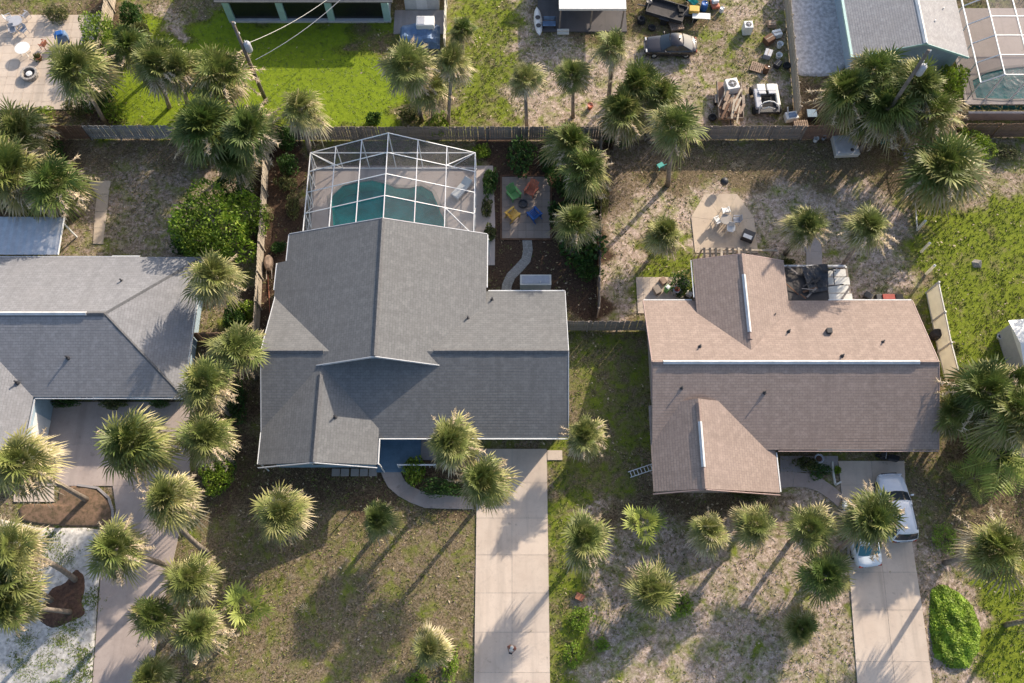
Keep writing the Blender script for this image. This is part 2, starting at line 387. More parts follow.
def ground_material():
    m, nt, bs = new_mat('yard_ground')
    def A(n):
        a = nt.nodes.new('ShaderNodeAttribute'); a.attribute_name = n; return a.outputs['Fac']
    def cover(attr, nz, k):
        s = nt.nodes.new('ShaderNodeMath'); s.operation = 'MULTIPLY_ADD'; nt.links.new(nz, s.inputs[0]); s.inputs[1].default_value = k
        nt.links.new(attr, s.inputs[2]); return ramp(nt, s.outputs[0], .5+k*.5-.26, .5+k*.5+.26)
    n_f = noise(nt, 9, 5, .8); n_m = noise(nt, 2.2, 6, .75); n_c = noise(nt, .8, 5, .7, dist=.6); n_s = noise(nt, 3.4, 6, .8, dist=.4)
    dry = mixc(nt, ramp(nt, n_f, .40, .62), (.075,.06,.032), (.27,.205,.125))
    dry = mixc(nt, ramp(nt, noise(nt, 21, 3, .8), .60, .70, 0, .8), dry, (.58,.46,.37))
    sand = mixc(nt, ramp(nt, n_m, .35, .65), (.42,.32,.265), (.70,.56,.48))
    sand = mixc(nt, ramp(nt, n_f, .50, .66, 0, .9), sand, (.14,.10,.065))
    grn = mixc(nt, ramp(nt, n_m, .3, .7), (.13,.17,.018), (.225,.265,.032))
    grn = mixc(nt, ramp(nt, n_f, .4, .75, 0, .75), grn, (.075,.10,.012))
    soil = mixc(nt, ramp(nt, n_f, .35, .7), (.045,.030,.021), (.135,.085,.058))
    c = mixc(nt, cover(A('bare'), n_s, 1.5), dry, sand)
    c = mixc(nt, cover(A('green'), n_c, 1.7), c, grn)
    lush = mixc(nt, ramp(nt, n_m, .3, .7), (.145,.205,.014), (.21,.275,.022)); c = mixc(nt, ramp(nt, A('green'), 1.02, 1.35), c, lush)
    c = mixc(nt, cover(A('soil'), n_m, 1.0), c, soil)
    nt.links.new(c, bs.inputs['Base Color']); bs.inputs['Roughness'].default_value = 1.0
    bs.inputs['Specular IOR Level'].default_value = .1
    bump(nt, bs, n_s, .7, .08)
    return m
M['ground'] = ground_material()
ground = struct(mobj('ground', gm, M['ground']))

# ------------------------------------------------------------------ paved surfaces
def slab_run(name, label, polys, mt, z=.05, base=None):
    """one paved surface; every cast slab is a piece of its own with open joints"""
    e = empty(name); struct(e, label); bd = MB()
    for pl in polys: bd.prism(pl, -.14, z-.014)
    bd.obj('joint_bed', M['pebble'], e)
    for pl in polys:
        OUT.append(pl)
        c = Vector((sum(p[0] for p in pl)/len(pl), sum(p[1] for p in pl)/len(pl), 0))
        q = []
        for p in pl:
            d = Vector((p[0], p[1], 0))-c; q.append(c+d*(1-.016/max(d.length, .3)))
        MB().prism(q, -.12, z+rnd.uniform(-.006,.006)).obj('slab', mt, e)
    return e
def strip_slabs(left, right, n):
    """cut the strip between two polylines of equal length into n slabs"""
    def at(pl, t):
        f = t*(len(pl)-1); i = min(int(f), len(pl)-2); return pl[i].lerp(pl[i+1], f-i)
    return [[at(left, i/n), at(right, i/n), at(right, (i+1)/n), at(left, (i+1)/n)] for i in range(n)]
dl, dr = -2.42, 2.42
ys_ = [15.0, 12.6, 10.2, 7.75, 5.3, 2.85, .4, -2.1, -4.6, -7]
pol = []
for a, b in zip(ys_[:-1], ys_[1:]):
    pol += [[Vector((dl,a,0)),Vector((0,a,0)),Vector((0,b,0)),Vector((dl,b,0))],[Vector((0,a,0)),Vector((dr,a,0)),Vector((dr,b,0)),Vector((0,b,0))]]
slab_run('driveway', 'pale concrete driveway in front of the grey house', pol, M['concrete'], .06)
slab_run('driveway_apron', 'narrow concrete strip beside the top of the driveway', [[Vector((2.45,14.9,0)),Vector((3.5,14.9,0)),Vector((3.5,14.2,0)),Vector((2.45,14.2,0))]], M['concrete'], .055)
# curved front walk of the grey house
wl = PL([(380,466),(381,474),(388,487),(403,500),(425,508),(450,509),(474,509)])
wr = PL([(399,466),(401,473),(405,481),(415,489),(432,494),(452,496),(474,496)])
slab_run('front_walk', 'curved concrete walk from blue porch to driveway', strip_slabs(wl, wr, 9), M['concrete_pink'], .05)
# right driveway
L_ = PL([(838,461),(842,500),(847,545),(851,600),(857,683),(863,760)]); R_ = PL([(904,461),(906,500),(912,545),(921,600),(932,683),(944,760)])
C_ = [a.lerp(b, .5) for a, b in zip(L_, R_)]
slab_run('driveway', 'concrete driveway with the two white cars parked on it', strip_slabs(L_, C_, 8)+strip_slabs(C_, R_, 8), M['concrete'], .06)
wl = PL([(778,488),(802,486),(822,493),(838,507)]); wr = PL([(778,472),(806,472),(828,482),(842,494)])
slab_run('front_walk', 'short curved walk in front of the tan house', strip_slabs(wl, wr, 5), M['concrete_pink'], .05)
# left neighbour's drive
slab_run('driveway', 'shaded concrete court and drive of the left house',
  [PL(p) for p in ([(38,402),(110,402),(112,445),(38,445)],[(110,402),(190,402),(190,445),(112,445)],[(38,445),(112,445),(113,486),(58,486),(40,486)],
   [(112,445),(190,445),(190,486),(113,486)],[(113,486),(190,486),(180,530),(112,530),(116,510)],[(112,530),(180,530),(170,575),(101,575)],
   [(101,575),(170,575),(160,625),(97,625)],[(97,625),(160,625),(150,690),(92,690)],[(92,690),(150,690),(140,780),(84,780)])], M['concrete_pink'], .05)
slab_run('concrete_pad', 'small sunlit concrete pad beside the mulch island', [PL([(14,487),(54,487),(54,502),(14,502)])], M['concrete'], .07)
def bed(name, label, pl, mt, z=.06, dome=.08):
    """a raised bed: a fan of rings so the surface is gently domed"""
    OUT.append(pl); c = sum(pl, Vector((0,0,0)))/len(pl); mb = MB(); n = len(pl)*3
    ring = []
    for i in range(len(pl)):
        a, b, cc, d = pl[i-1], pl[i], pl[(i+1)%len(pl)], pl[(i+2)%len(pl)]
        for k in range(3):
            t = k/3; t2 = t*t; t3 = t2*t
            ring.append(.5*((2*b)+(-a+cc)*t+(2*a-5*b+4*cc-d)*t2+(-a+3*b-3*cc+d)*t3))
    vs = []
    for j, (s, zz) in enumerate(((1.0,-.1),(1.0,z*.5),(.9,z),(.6,z+dome*.7),(.3,z+dome))):
        for p in ring: vs.append((c.x+(p.x-c.x)*s, c.y+(p.y-c.y)*s, zz+(rnd.uniform(-.02,.02) if j > 1 else 0)))
    vs.append((c.x, c.y, z+dome)); fs = []
    for j in range(4):
        for k in range(n): k2 = (k+1) % n; fs.append((j*n+k, j*n+k2, (j+1)*n+k2, (j+1)*n+k))
    fs += [(4*n+k, 4*n+(k+1) % n, 5*n) for k in range(n)]
    return struct(mb.add(vs, fs).obj(name, mt, None, True), label)
def kerb(name, label, pl, mt, wd=.16, z=.1, closed=False, seg=None):
    e = empty(name); struct(e, label)
    q = pl+[pl[0]] if closed else pl
    for a, b in zip(q[:-1], q[1:]):
        MB().bar(Vector((a[0],a[1],z/2-.03)), Vector((b[0],b[1],z/2-.03)), wd, z+.06).obj('kerb_stone', mt, e)
    return e
bed('white_gravel', 'white gravel yard with weeds at the lower left', PL([(-90,526),(40,528),(100,530),(110,552),(99,580),(96,625),(91,690),(84,790),(-120,790)]), M['gravel_white'], .03, .03)
isl = PL([(20,520),(24,505),(56,503),(60,490),(80,486),(100,491),(111,506),(112,520),(104,526),(60,526)])
bed('mulch_island', 'brown mulch island with a leaning palm', isl, M['mulch_light'])
kerb('island_kerb', 'low kerb round the mulch island', PL([(78,485),(98,488),(109,498),(113,510),(113,526)]), M['concrete_grey'])
bed('mulch_bed', 'dark mulch bed in the white gravel', PL([(38,618),(45,600),(52,588),(66,582),(76,569),(84,576),(85,590),(82,602),(85,614),(70,622),(52,628)]), M['mulch'], .10, .02)
bed('grey_gravel', 'grey gravel yard beside the top right house', PL([(786,-40),(838,-40),(846,40),(850,60),(835,74),(810,76),(794,70),(788,30)]), M['gravel_grey'], .03, .03)
# top left paved patio: pavers laid in rows
def paver_field(name, label, quad, nu, nv, mt, jitter=.006, z=.05, gap=.012):
    e = empty(name); struct(e, label); a, b, c, d = quad; OUT.append(quad)
    for j in range(nv):
        for i in range(nu):
            def q(s, t): return a.lerp(b, s).lerp(d.lerp(c, s), t)
            g = gap
            ps = [q((i+g)/nu, (j+g)/nv), q((i+1-g)/nu, (j+g)/nv), q((i+1-g)/nu, (j+1-g)/nv), q((i+g)/nu, (j+1-g)/nv)]
            MB().prism(ps, -.1, z+rnd.uniform(-jitter, jitter)).obj('paver', mt, e)
    return e
paver_field('paved_patio', 'pinkish paved patio in the top left corner', [Vector((-46.5,52.8,0)), Vector((-35.0,52.8,0)), Vector((-34.2,43.2,0)), Vector((-46.5,43.2,0))], 15, 12, M['paver'])
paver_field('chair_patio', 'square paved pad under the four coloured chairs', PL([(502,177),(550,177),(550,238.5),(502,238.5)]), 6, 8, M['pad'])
kerb('pad_border', 'timber border round the coloured chairs pad', PL([(501,176),(551,176),(551,239.5),(501,239.5)]), M['brown'], .14, .08, True)
oct_ = PL([(704.6,194),(737,194),(754,218),(758,253),(695,253),(691,217)])
cc = sum(oct_, Vector((0,0,0)))/6
slab_run('octagon_patio', 'sandy octagonal patio slab behind the tan house', [[cc, oct_[i], oct_[(i+1)%6]] for i in range(6)], M['patio'], .035)
slab_run('rear_walk', 'short concrete walk behind the tan house porch', [PL(p) for p in ([(800,238),(820,238),(822,252),(806,252)],[(806,252),(822,252),(822,266),(806,266)])], M['concrete_grey'], .05)
slab_run('garden_path', 'worn narrow path in the left back yard', [PL(p) for p in ([(88,181),(111,181),(109,194),(97,196)],[(97,196),(109,194),(107,212),(95,212)],[(95,212),(107,212),(105,228),(94,228)],[(94,228),(105,228),(103,244),(93,244)])], M['patio'], .03)
# stone path from the chairs pad
pc = PL([(527,240),(528,250),(526,260),(519,268),(511,276),(507,285),(506,293)]); e = struct(empty('stone_path'), 'curved stone path from chairs pad to the house')
pa, pb = [], []
for i, p in enumerate(pc):
    d = (pc[min(i+1,6)]-pc[max(i-1,0)]).normalized(); s = Vector((-d.y, d.x, 0)); pa.append(p+s*.36); pb.append(p-s*.36)
for pl in strip_slabs(pa, pb, 6): MB().prism(pl, -.05, .02).obj('path_bed', M['pebble'], e); OUT.append(pl)
for i in range(13):
    f = i/12*5.98; k = int(f); p = pc[k].lerp(pc[k+1], f-k)
    for sd in (-1, 1):
        d = (pc[k+1]-pc[k]).normalized(); q = p+Vector((-d.y, d.x, 0))*sd*.17+Vector((rnd.uniform(-.04,.04),rnd.uniform(-.04,.04),0))
        poly = [(q.x+.15*math.cos(t*.9+i)*rnd.uniform(.8,1.1), q.y+.15*math.sin(t*.9+i)*rnd.uniform(.8,1.1)) for t in range(7)]
        MB().prism(poly, 0, .05).obj('stone', M['stone'], e)
# stepping stones in front of the grey house
for i, u in enumerate((336,345,355,364,373)):
    p = P(u, 472.5); o = MB().prism([(p.x+dx*.28, p.y+dy*.26) for dx, dy in ((-1,-1),(1,-.95),(.96,1),(-1,1))], -.05, .05).obj('stepping_stone', M['stone'], None, bevel=.01)
    tag(o, ['leftmost','second from left','middle','second from right','rightmost'][i]+' of five square stepping stones below the front gable', 'stepping stone', 'stepping stones')
# ------------------------------------------------------------------ pools
def pool(pl, deck_quads, label, inner_lbl):
    n = len(pl); e = empty('swimming_pool'); struct(e, label)
    rim = MB(); vs = [(p.x,p.y,.05) for p in pl]+[(p.x,p.y,-1.5) for p in pl]
    rim.add(vs, [(i,n+i,n+(i+1)%n,(i+1)%n) for i in range(n)]+[tuple(n+i for i in range(n))]).obj('basin', M['basin'], e)
    MB().add([(p.x,p.y,-.07) for p in pl], [tuple(range(n))]).obj('water', M['water'], e)
    c = sum(pl, Vector((0,0,0)))/n
    for i in range(n):
        a, b = pl[i], pl[(i+1)%n]
        oa, ob = a+(a-c).normalized()*.28, b+(b-c).normalized()*.28
        MB().prism([a,oa,ob,b], -.05, .085).obj('coping', M['stone'], e)
    return e
def deck_mesh(name, label, outer, hole, mt, z=.05):
    bm = bmesh.new()
    def loop(pl):
        vs = [bm.verts.new((p[0],p[1],z)) for p in pl]
        return [bm.edges.new((vs[i], vs[(i+1)%len(vs)])) for i in range(len(vs))]
    es = loop(outer)+loop(hole)
    bmesh.ops.triangle_fill(bm, use_beauty=True, use_dissolve=False, edges=es)
    r_ = bmesh.ops.extrude_face_region(bm, geom=bm.faces[:])
    for v in r_['geom']:
        if isinstance(v, bmesh.types.BMVert): v.co.z -= .15
    bmesh.ops.recalc_face_normals(bm, faces=bm.faces[:])
    me = bpy.data.meshes.new(name); bm.to_mesh(me); bm.free(); OUT.append([Vector(p) for p in outer])
    return struct(mobj(name, me, mt), label)
pool(POOL, None, 'freeform teal swimming pool under the white screen cage', '')
deck_mesh('pool_deck', 'beige concrete deck round the freeform pool', [(-15.6,29.2),(-1.3,29.2),(-1.3,33),(-1.5,37.9),(-15.6,37.9)], [(p.x,p.y) for p in POOL], M['deck'])
pool(POOL2, None, 'teal pool inside the top right cage', '')
deck_mesh('pool_deck', 'pale deck round the top right pool', [(36.9,43.7),(54,43.7),(54,53.5),(36.9,53.5)], [(p.x,p.y) for p in POOL2], M['deck'])
# ------------------------------------------------------------------ house kit
def slope(name, e0, e1, r0, r1, mt, parent, course=.19, thick=.16):
    """one roof slope laid in lapped shingle courses from eave to ridge"""
    e0, e1, r0, r1 = map(Vector, (e0, e1, r0, r1))
    ax = (e1-e0).normalized(); nrm = (e1-e0).cross(r0-e0 if (r0-e0).length > (r1-e1).length*.5 else r1-e1).normalized()
    if nrm.z < 0: nrm = -nrm
    up = nrm.cross(ax); 
    if up.z < 0: up = -up
    H = (r0-e0).dot(up); n = max(3, int(round(H/course)))
    vs, fs, uvs = [], [], []
    def q(t, s): return e0.lerp(r0, t) if s == 0 else e1.lerp(r1, t)
    for i in range(n):
        t0, t1 = i/n, (i+1)/n
        a, b, c, d = q(t0,0)+nrm*.009, q(t0,1)+nrm*.009, q(t1,1)+nrm*.002, q(t1,0)+nrm*.002
        o = len(vs); vs += [a, b, c, d, q(t0,1)-nrm*.004, q(t0,0)-nrm*.004]
        fs += [(o,o+1,o+2,o+3), (o+5,o+4,o+1,o)]
    o = len(vs); dn = nrm*thick
    vs += [e0-nrm*.006, e1-nrm*.006, r1-nrm*.006, r0-nrm*.006, e0-dn, e1-dn, r1-dn, r0-dn]
    fs += [(o+7,o+6,o+5,o+4), (o,o+4,o+5,o+1), (o+1,o+5,o+6,o+2), (o+3,o+7,o+4,o), (o+2,o+6,o+7,o+3)]
    if ax.cross(up).dot(nrm) < 0: fs = [tuple(reversed(f)) for f in fs]
    me = bpy.data.meshes.new(name); me.from_pydata([tuple(v) for v in vs], [], fs); me.update()
    uv = me.uv_layers.new(name='UVMap')
    for p in me.polygons:
        for li, vi in zip(p.loop_indices, p.vertices):
            v = Vector(vs[vi])-e0; uv.data[li].uv = (v.dot(ax)+e0.x*1.37, v.dot(up)+.03)
    return mobj(name, me, mt, parent)
def ridge_cap(a, b, mt, parent, wd=.34, h=.07, name='ridge_cap', seg=.9):
    a, b = Vector(a), Vector(b); d = (b-a); n = max(1, int(d.length/seg)); s = d.normalized().cross(Vector((0,0,1))).normalized()*wd/2
    mb = MB()
    for i in range(n):
        p, q = a+d*(i/n), a+d*((i+1)/n); up = Vector((0,0,h+.012*(i%2))); dn = Vector((0,0,-wd*.12))
        mb.add([p-s+dn, p+up, p+s+dn, q-s+dn, q+up, q+s+dn, p-s+dn*2, p+s+dn*2, q-s+dn*2, q+s+dn*2],
               [(0,1,4,3),(1,2,5,4),(0,6,7,2,1),(3,4,5,9,8),(6,0,3,8),(2,7,9,5),(6,8,9,7)])
    return mb.obj(name, mt, parent)
def gutter(a, b, parent, mt=None, sz=.075, out=(0,0,0)):
    o = Vector(out); return MB().bar(Vector(a)+o, Vector(b)+o, sz, sz).obj('gutter', mt or M['white'], parent)
def pipe(x, y, z, parent, r=.06, h=.35, mt=None):
    return MB().lathe([(r*2.6,-.12),(r*2.2,.03),(r,.05),(r,h),(r*.6,h)], (x,y,z), 10).obj('vent_pipe', mt or M['steel_dark'], parent)
def window(cx, y, z, wd, h, parent, axis='x', face=-1, mt=None):
    """window set proud of a wall; axis x = the wall runs along x"""
    def B(a0, a1, d0, d1, z0, z1):
        d0, d1 = sorted((y+face*d0, y+face*d1))
        return MB().box(a0,a1,d0,d1,z0,z1) if axis == 'x' else MB().box(d0,d1,a0,a1,z0,z1)
    o = B(cx-wd/2, cx+wd/2, -.02, .035, z, z+h).obj('window', M['white'], parent)
    B(cx-wd/2+.07, cx-.03, 0, .045, z+.07, z+h-.07).obj('pane', mt or M['glass'], o); B(cx+.03, cx+wd/2-.07, 0, .045, z+.07, z+h-.07).obj('pane', mt or M['glass'], o)
    return o
def wallbox(x0, x1, y0, y1, z1, mt, parent, gable=None, z0=-.1):
    mb = MB().box(x0,x1,y0,y1,z0,z1)
    if gable:                       # ('y', ridge x, z): gable ends facing +-y ; ('x', ridge y, z)
        k, r_, zr = gable
        if k == 'y': mb.add([(x0,y0,z1),(x1,y0,z1),(r_,y0,zr),(x0,y1,z1),(x1,y1,z1),(r_,y1,zr)], [(0,1,2),(5,4,3),(0,2,5,3),(1,4,5,2)])
        else: mb.add([(x0,y0,z1),(x0,y1,z1),(x0,r_,zr),(x1,y0,z1),(x1,y1,z1),(x1,r_,zr)], [(2,1,0),(3,4,5),(0,3,5,2),(1,2,5,4)])
    OUT.append([Vector((x0,y0,0)),Vector((x1,y0,0)),Vector((x1,y1,0)),Vector((x0,y1,0))])
    return mb.obj('wall', mt, parent)

# ------------------------------------------------------------------ grey house (centre)
h = tag(empty('house', (0,0,0)), 'house with the grey shingle roof and screened pool cage behind', 'house')
g = M['roof_grey']; rf = empty('roof'); rf.parent = h
XL, XR, YF, YB, YR, ZE, ZR = -16.75, 3.75, 15.1, 25.8, 20.45, 2.75, 4.93
slope('roof_slope', (XL,YF,ZE),(XR,YF,ZE),(XL,YR,ZR),(XR,YR,ZR), g, rf)
slope('roof_slope', (XR,YB,ZE),(XL,YB,ZE),(XR,YR,ZR),(XL,YR,ZR), g, rf)
WX, WZ, WE = -8.95, 6.3, 3.28
slope('roof_slope', (-1.83,19.62,WE),(-1.83,30.1,WE),(WX,19.62,WZ),(WX,29.72,WZ), g, rf)
slope('roof_slope', (-16.1,30.1,WE),(-16.1,19.62,WE),(WX,29.72,WZ),(WX,19.62,WZ), g, rf)
slope('roof_slope', (-16.85,27.95,WE-.33),(-16.85,22.5,WE-.33),(-15.9,27.95,WE+.085),(-15.9,22.5,WE+.085), g, rf, .19, .12)
GX_, GZ_ = -12.74, 4.6
slope('roof_slope', (-8.9,13.2,2.97),(-8.9,19.6,2.97),(GX_,13.0,GZ_),(GX_,19.6,GZ_), g, rf)
slope('roof_slope', (-16.7,19.6,2.97),(-16.7,13.2,2.97),(GX_,19.6,GZ_),(GX_,13.0,GZ_), g, rf)
for a, b in (((XL,YR,ZR+.02),(-12.6,YR,ZR+.02)),((-5.2,YR,ZR+.02),(XR,YR,ZR+.02)),((WX,19.62,WZ+.02),(WX,29.72,WZ+.02)),((GX_,13.0,GZ_+.02),(GX_,18.9,GZ_+.02))):
    ridge_cap(a, b, M['ridge_grey'], rf)
# barge boards on the gable ends
for a, b in (((-1.83,19.58,WE-.08),(WX,19.58,WZ-.08)),((-16.1,19.58,WE-.08),(WX,19.58,WZ-.08)),((-8.9,13.0,2.88),(GX_,12.96,GZ_-.09)),((-16.7,13.0,2.88),(GX_,12.96,GZ_-.09)),
             ((XR+.03,YF,ZE-.08),(XR+.03,YR,ZR-.08)),((XR+.03,YB,ZE-.08),(XR+.03,YR,ZR-.08)),((XL-.03,YF,ZE-.08),(XL-.03,YR,ZR-.08)),((XL-.03,YB,ZE-.08),(XL-.03,YR,ZR-.08)),
             ((-1.83,30.13,WE-.08),(WX,29.76,WZ-.08)),((-16.1,30.13,WE-.08),(WX,29.76,WZ-.08))):
    MB().bar(a, b, .05, .2).obj('barge_board', M['fascia'], rf)
for x, y, z in ((-3.05,23.3,3.78),(-1.4,25.0,3.08),(-11.65,16.1,4.16)): pipe(x, y, z, rf)
for a, b in (((-8.85,15.02,2.70),(XR,15.02,2.70)),((-1.76,25.9,3.2),(-1.76,30.1,3.2)),((-16.17,27.98,3.2),(-16.17,30.1,3.2)),((-16.93,25.85,2.87),(-16.93,27.95,2.87)),
             ((-8.82,13.25,2.9),(-8.82,15.0,2.9)),((-16.78,13.25,2.9),(-16.78,15.4,2.9)),((-1.7,25.88,2.68),(XR,25.88,2.68))):
    gutter(a, b, h)
for x, y in ((-1.72,30.0),(-8.8,13.3),(3.6,25.9),(-16.8,13.4)): MB().tube([(x,y,2.7),(x,y+.05,.05)], .05, 6).obj('downspout', M['white'], h)
wallbox(-16.2, 3.2, 15.75, 25.2, 2.55, M['wall_blue'], h, ('x', 20.45, 4.6))
wallbox(-15.6, -2.4, 20.0, 29.5, 3.05, M['wall_blue'], h, ('y', WX, 5.95))
wallbox(-16.1, -9.4, 13.7, 17, 2.62, M['wall_blue'], h, ('y', GX_, 4.28))
MB().box(-2.2, 2.4, 15.66, 15.74, .08, 2.25).obj('garage_door', M['white'], h)
for k in range(3): MB().box(-2.15, 2.35, 15.63, 15.655, .2+k*.7, .8+k*.7).obj('garage_panel', M['wall_white'], h)
d_ = MB().box(-6.6, -5.6, 15.66, 15.74, .1, 2.2).obj('door', M['brown'], h); MB().lathe([(.02,0),(.045,.02),(.02,.05)], (-5.72,15.62,1.1), 8).obj('door_handle', M['metal'], d_)
for cx, y in ((-7.8,15.75),(-4.2,15.75)): window(cx, y, .95, 1.1, 1.2, h)
window(-12.7, 13.7, .9, 1.8, 1.3, h); window(0.5, 25.2, .9, 1.6, 1.2, h, 'x', 1)
for cy in (17.8, 22.8): window(cy, 3.2, .9, 1.4, 1.2, h, 'y', 1)
MB().box(-9.35, -6.35, 13.35, 15.72, -.1, .14).obj('porch_floor', M['porch_blue'], h)
MB().box(-6.34, -2.44, 14.2, 15.72, -.1, .12).obj('entry_slab', M['concrete_grey'], h)
rl = MB().box(-7.75, -5.3, 13.62, 13.72, .82, .9).obj('railing', M['white'], h)
for i in range(9): MB().bar((-7.7+i*.29,13.67,.1), (-7.7+i*.29,13.67,.82), .04, .04).obj('baluster', M['white'], rl)
for x in (-7.8, -5.25): MB().bar((x,13.67,-.05), (x,13.67,.98), .09, .09).obj('post', M['white'], rl)
# the screened cage belongs to this pool
cage = tag(empty('pool_cage', (-9.1,33.8,0)), 'white framed screen enclosure over the freeform pool', 'pool cage')
cage_off = Vector((-9.1,33.8,0))
def cbar(name, a, b, s=.09, mt=None, parent=cage, off=None):
    off = cage_off if off is None else off
    return MB().bar(Vector(a)-off, Vector(b)-off, s, s).obj(name, mt or M['alu'], parent)
def pane(a, b, c, d, parent, off, mt):
    return MB().add([Vector(p)-off for p in (a,b,c,d)], [(0,1,2,3)]).obj('screen_panel', mt, parent)
CX = [-15.42+i*2.1 for i in range(7)]; CY = [37.62, 35.95, 34.15, 32.35, 30.5]; CZE, CZR = 2.3, 4.92
CY_end = 30.45
def cz(x): return CZR-abs(x+9.12)*(CZR-CZE)/6.3
for i, x in enumerate(CX):
    cbar('rafter', (x,CY[0],cz(x)), (x,30.3,cz(x)), .062)
    cbar('post', (x,CY[0],.05), (x,CY[0],cz(x)), .06)
for j, y in enumerate(CY[:-1]):
    for i in range(6):
        cbar('purlin', (CX[i],y,cz(CX[i])), (CX[i+1],y,cz(CX[i+1])), .052)
        y2 = CY[j+1]
        pane((CX[i],y,cz(CX[i])-.03),(CX[i+1],y,cz(CX[i+1])-.03),(CX[i+1],y2,cz(CX[i+1])-.03),(CX[i],y2,cz(CX[i])-.03), cage, cage_off, M['screen'])
for x in (CX[0], CX[-1]):
    for j, y in enumerate(CY):
        cbar('post', (x,y+(.0 if j else 0),.05), (x,y,CZE), .08)
        if j < 4:
            pane((x,y,.1),(x,CY[j+1],.1),(x,CY[j+1],CZE),(x,y,CZE), cage, cage_off, M['screen_side'])
            if j in (0, 2, 3): cbar('brace', (x+.02,y,.1 if j != 3 else CZE), (x+.02,CY[j+1],CZE if j != 3 else .1), .05)
            cbar('brace', (x+.02,y,CZE), (x+.02,CY[j+1],.1), .05)
    cbar('rail', (x,CY[0],.95), (x,30.3,.95), .05)
cbar('tie_beam', (CX[0],CY[0],CZE), (CX[-1],CY[0],CZE), .07); cbar('rail', (CX[0],CY[0],.12), (CX[-1],CY[0],.12), .09)
for i in range(6):
    pane((CX[i],CY[0]+.02,.1),(CX[i+1],CY[0]+.02,.1),(CX[i+1],CY[0]+.02,cz(CX[i+1])),(CX[i],CY[0]+.02,cz(CX[i])), cage, cage_off, M['screen_side'])
cbar('brace', (CX[0],CY[0],CZE), (CX[1],CY[0],.1), .05); cbar('brace', (CX[-1],CY[0],CZE), (CX[-2],CY[0],.1), .05)
cbar('brace', (CX[-1],30.5,CZE), (CX[-2],32.35,cz(CX[-2])), .06); cbar('brace', (CX[-1],37.62,CZE), (CX[-2],35.95,cz(CX[-2])), .06); cbar('brace', (CX[0],37.62,CZE), (CX[1],35.95,cz(CX[1])), .06)
# furniture on the pool deck
t_ = tag(empty('sun_lounger', (-3.9,35.6,.05), R(-38)), 'pale grey covered lounger on deck inside the cage', 'lounger')
MB().box(-.38,.38,-.95,.95,.28,.36).obj('frame', M['grey_plastic'], t_); MB().box(-.36,.36,-.9,.35,.36,.46).obj('cushion', M['white'], t_, bevel=.03)
MB().bar((0,.35,.42),(0,.93,.72),.72,.1).obj('backrest', M['white'], t_, bevel=.03)
for x in (-.33,.33):
    for y in (-.85,.85): MB().bar((x,y,0),(x,y,.3),.05,.05).obj('leg', M['grey_plastic'], t_)
# white box behind the house
b_ = tag(empty('equipment_cover', (1.75,27.55,0)), 'white framed box with grey top behind the grey house', 'box')
MB().box(-1.15,1.15,-.4,.42,0,.95).obj('body', M['vinyl'], b_); MB().box(-1.03,1.03,-.3,.32,.95,.985).obj('top_panel', M['grey_plastic'], b_)
MB().lathe([(.05,0),(.05,.12),(.03,.14)], (.35,-.2,.98), 8).obj('knob', M['white'], b_)

# ------------------------------------------------------------------ tan house (right)
h = tag(empty('house', (0,0,0)), 'house with the pinkish tan shingle roof and white ridge vents', 'house')
g = M['roof_tan']; rf = empty('roof'); rf.parent = h
XL, XR, YF, YB, YR, ZE, ZR = 9.35, 28.4, 14.28, 25.1, 19.68, 2.7, 4.85
slope('roof_slope', (XL,YF,ZE),(XR,YF,ZE),(XL,YR,ZR),(XR,YR,ZR), g, rf)
slope('roof_slope', (XR,YB,ZE),(XL,YB,ZE),(XR,YR,ZR),(XL,YR,ZR), g, rf)
RX, RZ = 16.12, 4.45
slope('roof_slope', (19.5,20.5,3.05),(19.5,28.1,3.05),(RX,20.5,RZ),(RX,27.9,RZ), g, rf)
slope('roof_slope', (12.95,28.1,3.15),(12.95,20.5,3.15),(RX,27.9,RZ),(RX,20.5,RZ), g, rf)
FX, FZ = 12.27, 4.45
slope('roof_slope', (17.6,11.45,2.45),(17.6,17.3,2.45),(FX,11.3,FZ),(FX,17.3,FZ), g, rf)
slope('roof_slope', (9.25,17.3,2.78),(9.25,11.45,2.78),(FX,17.3,FZ),(FX,11.3,FZ), g, rf)
ridge_cap((XL,YR,ZR+.02),(XR,YR,ZR+.02), M['ridge_tan'], rf); ridge_cap((RX,21.5,RZ+.02),(RX,27.9,RZ+.02), M['ridge_tan'], rf); ridge_cap((FX,11.3,FZ+.02),(FX,17.0,FZ+.02), M['ridge_tan'], rf)
for a, b in (((10.05,YR,ZR+.09),(27.1,YR,ZR+.09)),((RX,22.0,RZ+.09),(RX,26.3,RZ+.09)),((FX,12.7,FZ+.09),(FX,15.7,FZ+.09))):
    ridge_cap(a, b, M['ridge_white'], rf, .27, .08, 'ridge_vent', 1.2)
for a, b in (((XR+.03,YF,ZE-.08),(XR+.03,YR,ZR-.08)),((XR+.03,YB,ZE-.08),(XR+.03,YR,ZR-.08)),((XL-.03,17.5,ZE+.9),(XL-.03,YR,ZR-.08)),((XL-.03,YB,ZE-.08),(XL-.03,YR,ZR-.08)),
             ((17.6,11.3,2.34),(FX,11.26,FZ-.09)),((9.25,11.3,2.68),(FX,11.26,FZ-.09)),((19.5,28.1,2.95),(RX,27.94,RZ-.09)),((12.95,28.1,3.05),(RX,27.94,RZ-.09))):
    MB().bar(a, b, .05, .2).obj('barge_board', M['fascia_tan'], rf)
for x, y, z in ((12.7,21.0,4.4),(16.8,17.8,4.2),(22.1,20.2,4.75),(19.0,22.3,3.9),(25.2,21.4,4.2),(11.3,18.1,4.25),(18.3,23.7,3.4)): pipe(x, y, z, rf, .05, .28, M['steel_dark'])
